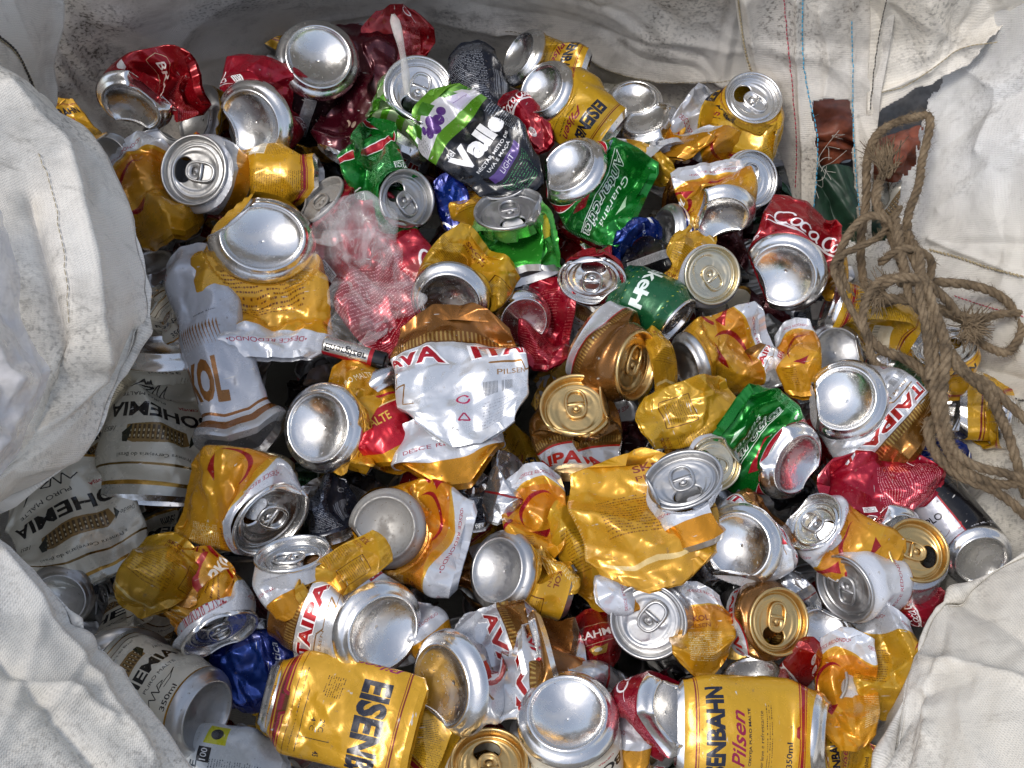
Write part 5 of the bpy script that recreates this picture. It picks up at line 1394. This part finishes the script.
# the knot
def ring(cx, cy, z, rx, ry, rot, zz):
    pts = []
    for k in range(10):
        a = k/9*2*math.pi*0.97; x, y = rx*math.cos(a), ry*math.sin(a); c, s_ = math.cos(R(rot)), math.sin(R(rot))
        pts.append((cx+x*c-y*s_, cy+x*s_+y*c, z+zz*math.sin(a)))
    return pts
rope([(896, 214, 44), (898, 240, 56), (902, 270, 56), (912, 300, 50), (938, 330, 46)], 4.0)
rope([(882, 262, 44), (898, 250, 60), (918, 252, 60), (932, 266, 50), (928, 290, 44)], 4.0)
rope([(880, 286, 44), (900, 276, 60), (924, 280, 62), (946, 296, 50), (960, 312, 34)], 4.0)
rope([(908, 232, 50), (920, 262, 60), (922, 296, 62), (928, 340, 56), (930, 380, 50)], 3.8)
V_, F = merge(rp)
rope_o = link(bpy.data.objects.new('rope', mesh_from('rope', V_, F, [SISAL])))
tag(rope_o, 'knotted brown sisal rope lying tangled on the right side of the sack', 'rope')
Fz = np.array(fz).reshape(-1, 3)
link(bpy.data.objects.new('fuzz', mesh_from('fuzz', Fz, np.arange(len(Fz)).reshape(-1, 3).tolist(), [SISAL], smooth=False)), rope_o)
def frayed(cx, cy, z, ang, L, n, spread):
    parts = []
    for _ in range(n):
        a = R(ang+random.Random(_*7+int(cx)).gauss(0, spread)); l = L*nrng.uniform(.5, 1.1)
        x0, y0 = cx+nrng.normal(0, 3), cy+nrng.normal(0, 3)
        pts = [at(x0, y0, z), at(x0+math.cos(a)*l*.5+nrng.normal(0, 2), y0-math.sin(a)*l*.5, z+nrng.uniform(0, 6)), at(x0+math.cos(a)*l+nrng.normal(0, 4), y0-math.sin(a)*l+nrng.normal(0, 4), z+nrng.uniform(-4, 4))]
        parts.append(tube(spline(pts, 8), np.linspace(0.0007, 0.0003, 8), 4))
    V_, F = merge(parts)
    link(bpy.data.objects.new('frayed_end', mesh_from('frayed_end', V_, F, [SISAL])), rope_o)
frayed(886, 172, 42, 92, 30, 150, 16); frayed(968, 326, 30, -15, 20, 220, 60); frayed(880, 292, 44, 200, 22, 140, 50)

# ------------------------------------------------------------------ small things among the cans
def clear_plastic(name, alpha, col=(0.8, 0.8, 0.8), rough=0.18):
    m, nt, b, out = new_mat(name)
    tc = node(nt, 'ShaderNodeTexCoord').outputs['Object']
    n = node(nt, 'ShaderNodeTexNoise', {'Vector': tc, 'Scale': 60.0, 'Detail': 5.0}).outputs[0]
    al = node(nt, 'ShaderNodeMapRange', {0: n, 1: 0.35, 2: 0.7, 3: alpha*0.5, 4: min(1, alpha*1.6)}).outputs[0]
    if alpha < 0.2:      # clear film: nearly invisible but for its whitened folds
        nf = node(nt, 'ShaderNodeTexNoise', {'Vector': tc, 'Scale': 30.0, 'Detail': 2.0, 'Distortion': 1.6}).outputs[0]
        al = ramp(nt, nf, [(0.38, (0.07, 0.07, 0.07)), (0.49, (0.14, 0.14, 0.14)), (0.51, (0.27, 0.27, 0.27)), (0.53, (0.14, 0.14, 0.14)), (0.66, (0.30, 0.30, 0.30))])
    b.inputs['Base Color'].default_value = (*col, 1); b.inputs['Roughness'].default_value = rough
    nt.links.new(al, b.inputs['Alpha'])
    bp = node(nt, 'ShaderNodeBump', {'Height': n, 'Strength': 0.5, 'Distance': 0.002}); nt.links.new(bp.outputs[0], b.inputs['Normal'])
    return m
o = sheet('plastic_bag', [
    [(316, 240, 28), (338, 236, 36), (362, 238, 36), (378, 246, 28)],
    [(312, 262, 40), (338, 258, 56), (370, 262, 54), (398, 268, 34)],
    [(322, 296, 36), (342, 294, 52), (376, 296, 50), (404, 294, 34)],
    [(334, 328, 30), (350, 330, 44), (376, 330, 42), (398, 316, 30)],
    [(340, 336, 16), (356, 340, 24), (374, 338, 24), (392, 326, 16)]], 110, 110, clear_plastic('clear film', 0.11, rough=0.08), None, seed=90, amp=24, fine=4, thick=0, cell=0.03, cells2=0.012, key='bag')
tag(o, 'small crumpled clear plastic bag lying on the large red can', 'bag')
o = sheet('plastic_film', [
    [(-170, 190, 250), (-80, 190, 245), (-20, 196, 225), (2, 206, 205)],
    [(-170, 260, 250), (-60, 260, 240), (-10, 262, 220), (16, 266, 200)],
    [(-170, 330, 250), (-50, 330, 232), (6, 332, 208), (30, 334, 190)],
    [(-170, 380, 250), (-50, 380, 230), (16, 380, 200), (46, 372, 180)],
    [(-170, 430, 250), (-50, 430, 230), (6, 430, 205), (34, 424, 178)],
    [(-170, 500, 250), (-60, 490, 235), (-20, 484, 215), (4, 476, 196)]], 130, 120, clear_plastic('milky film', 0.85, (0.56, 0.54, 0.54), 0.25), None, seed=95, amp=9, fine=2, thick=0, cell=0.07, key='film')
tag(o, 'milky plastic film draped over the sack flap at the left', 'film')

# battery
def seg_frame(A, B):
    z = nrm(B-A); V = nrm(cam_pos-A); x = nrm(np.cross(V, z)); y = np.cross(z, x)
    return Matrix(((x[0], y[0], z[0], A[0]), (x[1], y[1], z[1], A[1]), (x[2], y[2], z[2], A[2]), (0, 0, 0, 1)))
A_, B_ = at(324, 345, 30), at(388, 362, 26); Lb = float(np.linalg.norm(B_-A_))
bt = empty('battery', seg_frame(A_, B_)); tag(bt, 'small silver and red household battery with a black end', 'battery')
Lt = Label((196, 192, 186), 0.8)
for cu_ in (208, 624):
    Lt.text('Energizer', cu_, 170, 150, (18, 18, 20), 0.1, rot=90, fit=300, bold=0.03)
Lt.rect(0, 330, LW, 360, (170, 24, 30), 0.3); Lt.rect(0, 360, LW, LH, (14, 14, 16), 0.2)
Lt.rect(300, 0, 470, 330, (170, 30, 36), 0.4)
bmt = print_mat('print battery', Lt)
th = np.linspace(0, 2*math.pi, 49); zs = [0, .0006, .0012, Lb-.003, Lb-.0022, Lb-.0016]; rs = [.0062, .0068, .007, .007, .0068, .0062]
Vb = np.array([[r_*math.cos(t), r_*math.sin(t), z_] for z_, r_ in zip(zs, rs) for t in th])
uvb = np.array([[t/(2*math.pi), 1-z_/Lb] for z_ in zs for t in th])
link(bpy.data.objects.new('casing', mesh_from('casing', Vb, grid_faces(6, 49).tolist(), [bmt], None, uvb)), bt)
v, f = lathe([(0.0001, -0.0008), (0.0045, -0.0008), (0.0052, -0.0002), (0.0063, 0.0002)], 32)
link(bpy.data.objects.new('terminal', mesh_from('terminal', v, f, [ALU])), bt)
v, f = lathe([(0.0001, Lb), (0.0026, Lb), (0.0028, Lb-.0012), (0.0062, Lb-.0014)], 32)
link(bpy.data.objects.new('terminal', mesh_from('terminal', v, f, [ALU_GREY])), bt)

# plastic knife standing in the lime can
A_, B_ = at(393, 14, 92), at(405, 94, 40)
Mk = seg_frame(A_, B_); Lk = float(np.linalg.norm(B_-A_)); n = 40
zz = np.linspace(0, Lk, n); wdt = 0.0036-0.0010*(zz/Lk)+0.0006*np.sin(zz*160); Pk = []
for z_, w_ in zip(zz, wdt):
    c = 0.006*math.sin(z_/Lk*2.6)
    for a in np.linspace(0, 2*math.pi, 16, endpoint=False):
        Pk.append([w_*math.cos(a)*min(1, 0.4+z_*120)+c*0.5, 0.0011*math.sin(a)-0.0008*math.cos(2*a)+c, z_])
F = grid_faces(n, 16, wrap=True).tolist()+[list(range(16)), [(n-1)*16+j for j in range(16)]]
mk = clear_plastic('cloudy plastic', 0.48, (0.72, 0.70, 0.66), 0.3)
ko = link(bpy.data.objects.new('plastic_knife', mesh_from('plastic_knife', Pk, F, [mk]))); ko.matrix_world = Mk
tag(ko, 'cloudy plastic knife handle sticking up out of the lime green can', 'plastic knife')

# ------------------------------------------------------------------ ground far below the sack
gm = plain('dusty ground', (0.24, 0.20, 0.16), 0.95)
g = link(bpy.data.objects.new('ground', mesh_from('ground', [[-60, -60, -0.45], [60, -60, -0.45], [60, 60, -0.45], [-60, 60, -0.45]], [[0, 1, 2, 3]], [gm], smooth=False)))
tag(g, None, None, None, 'structure')
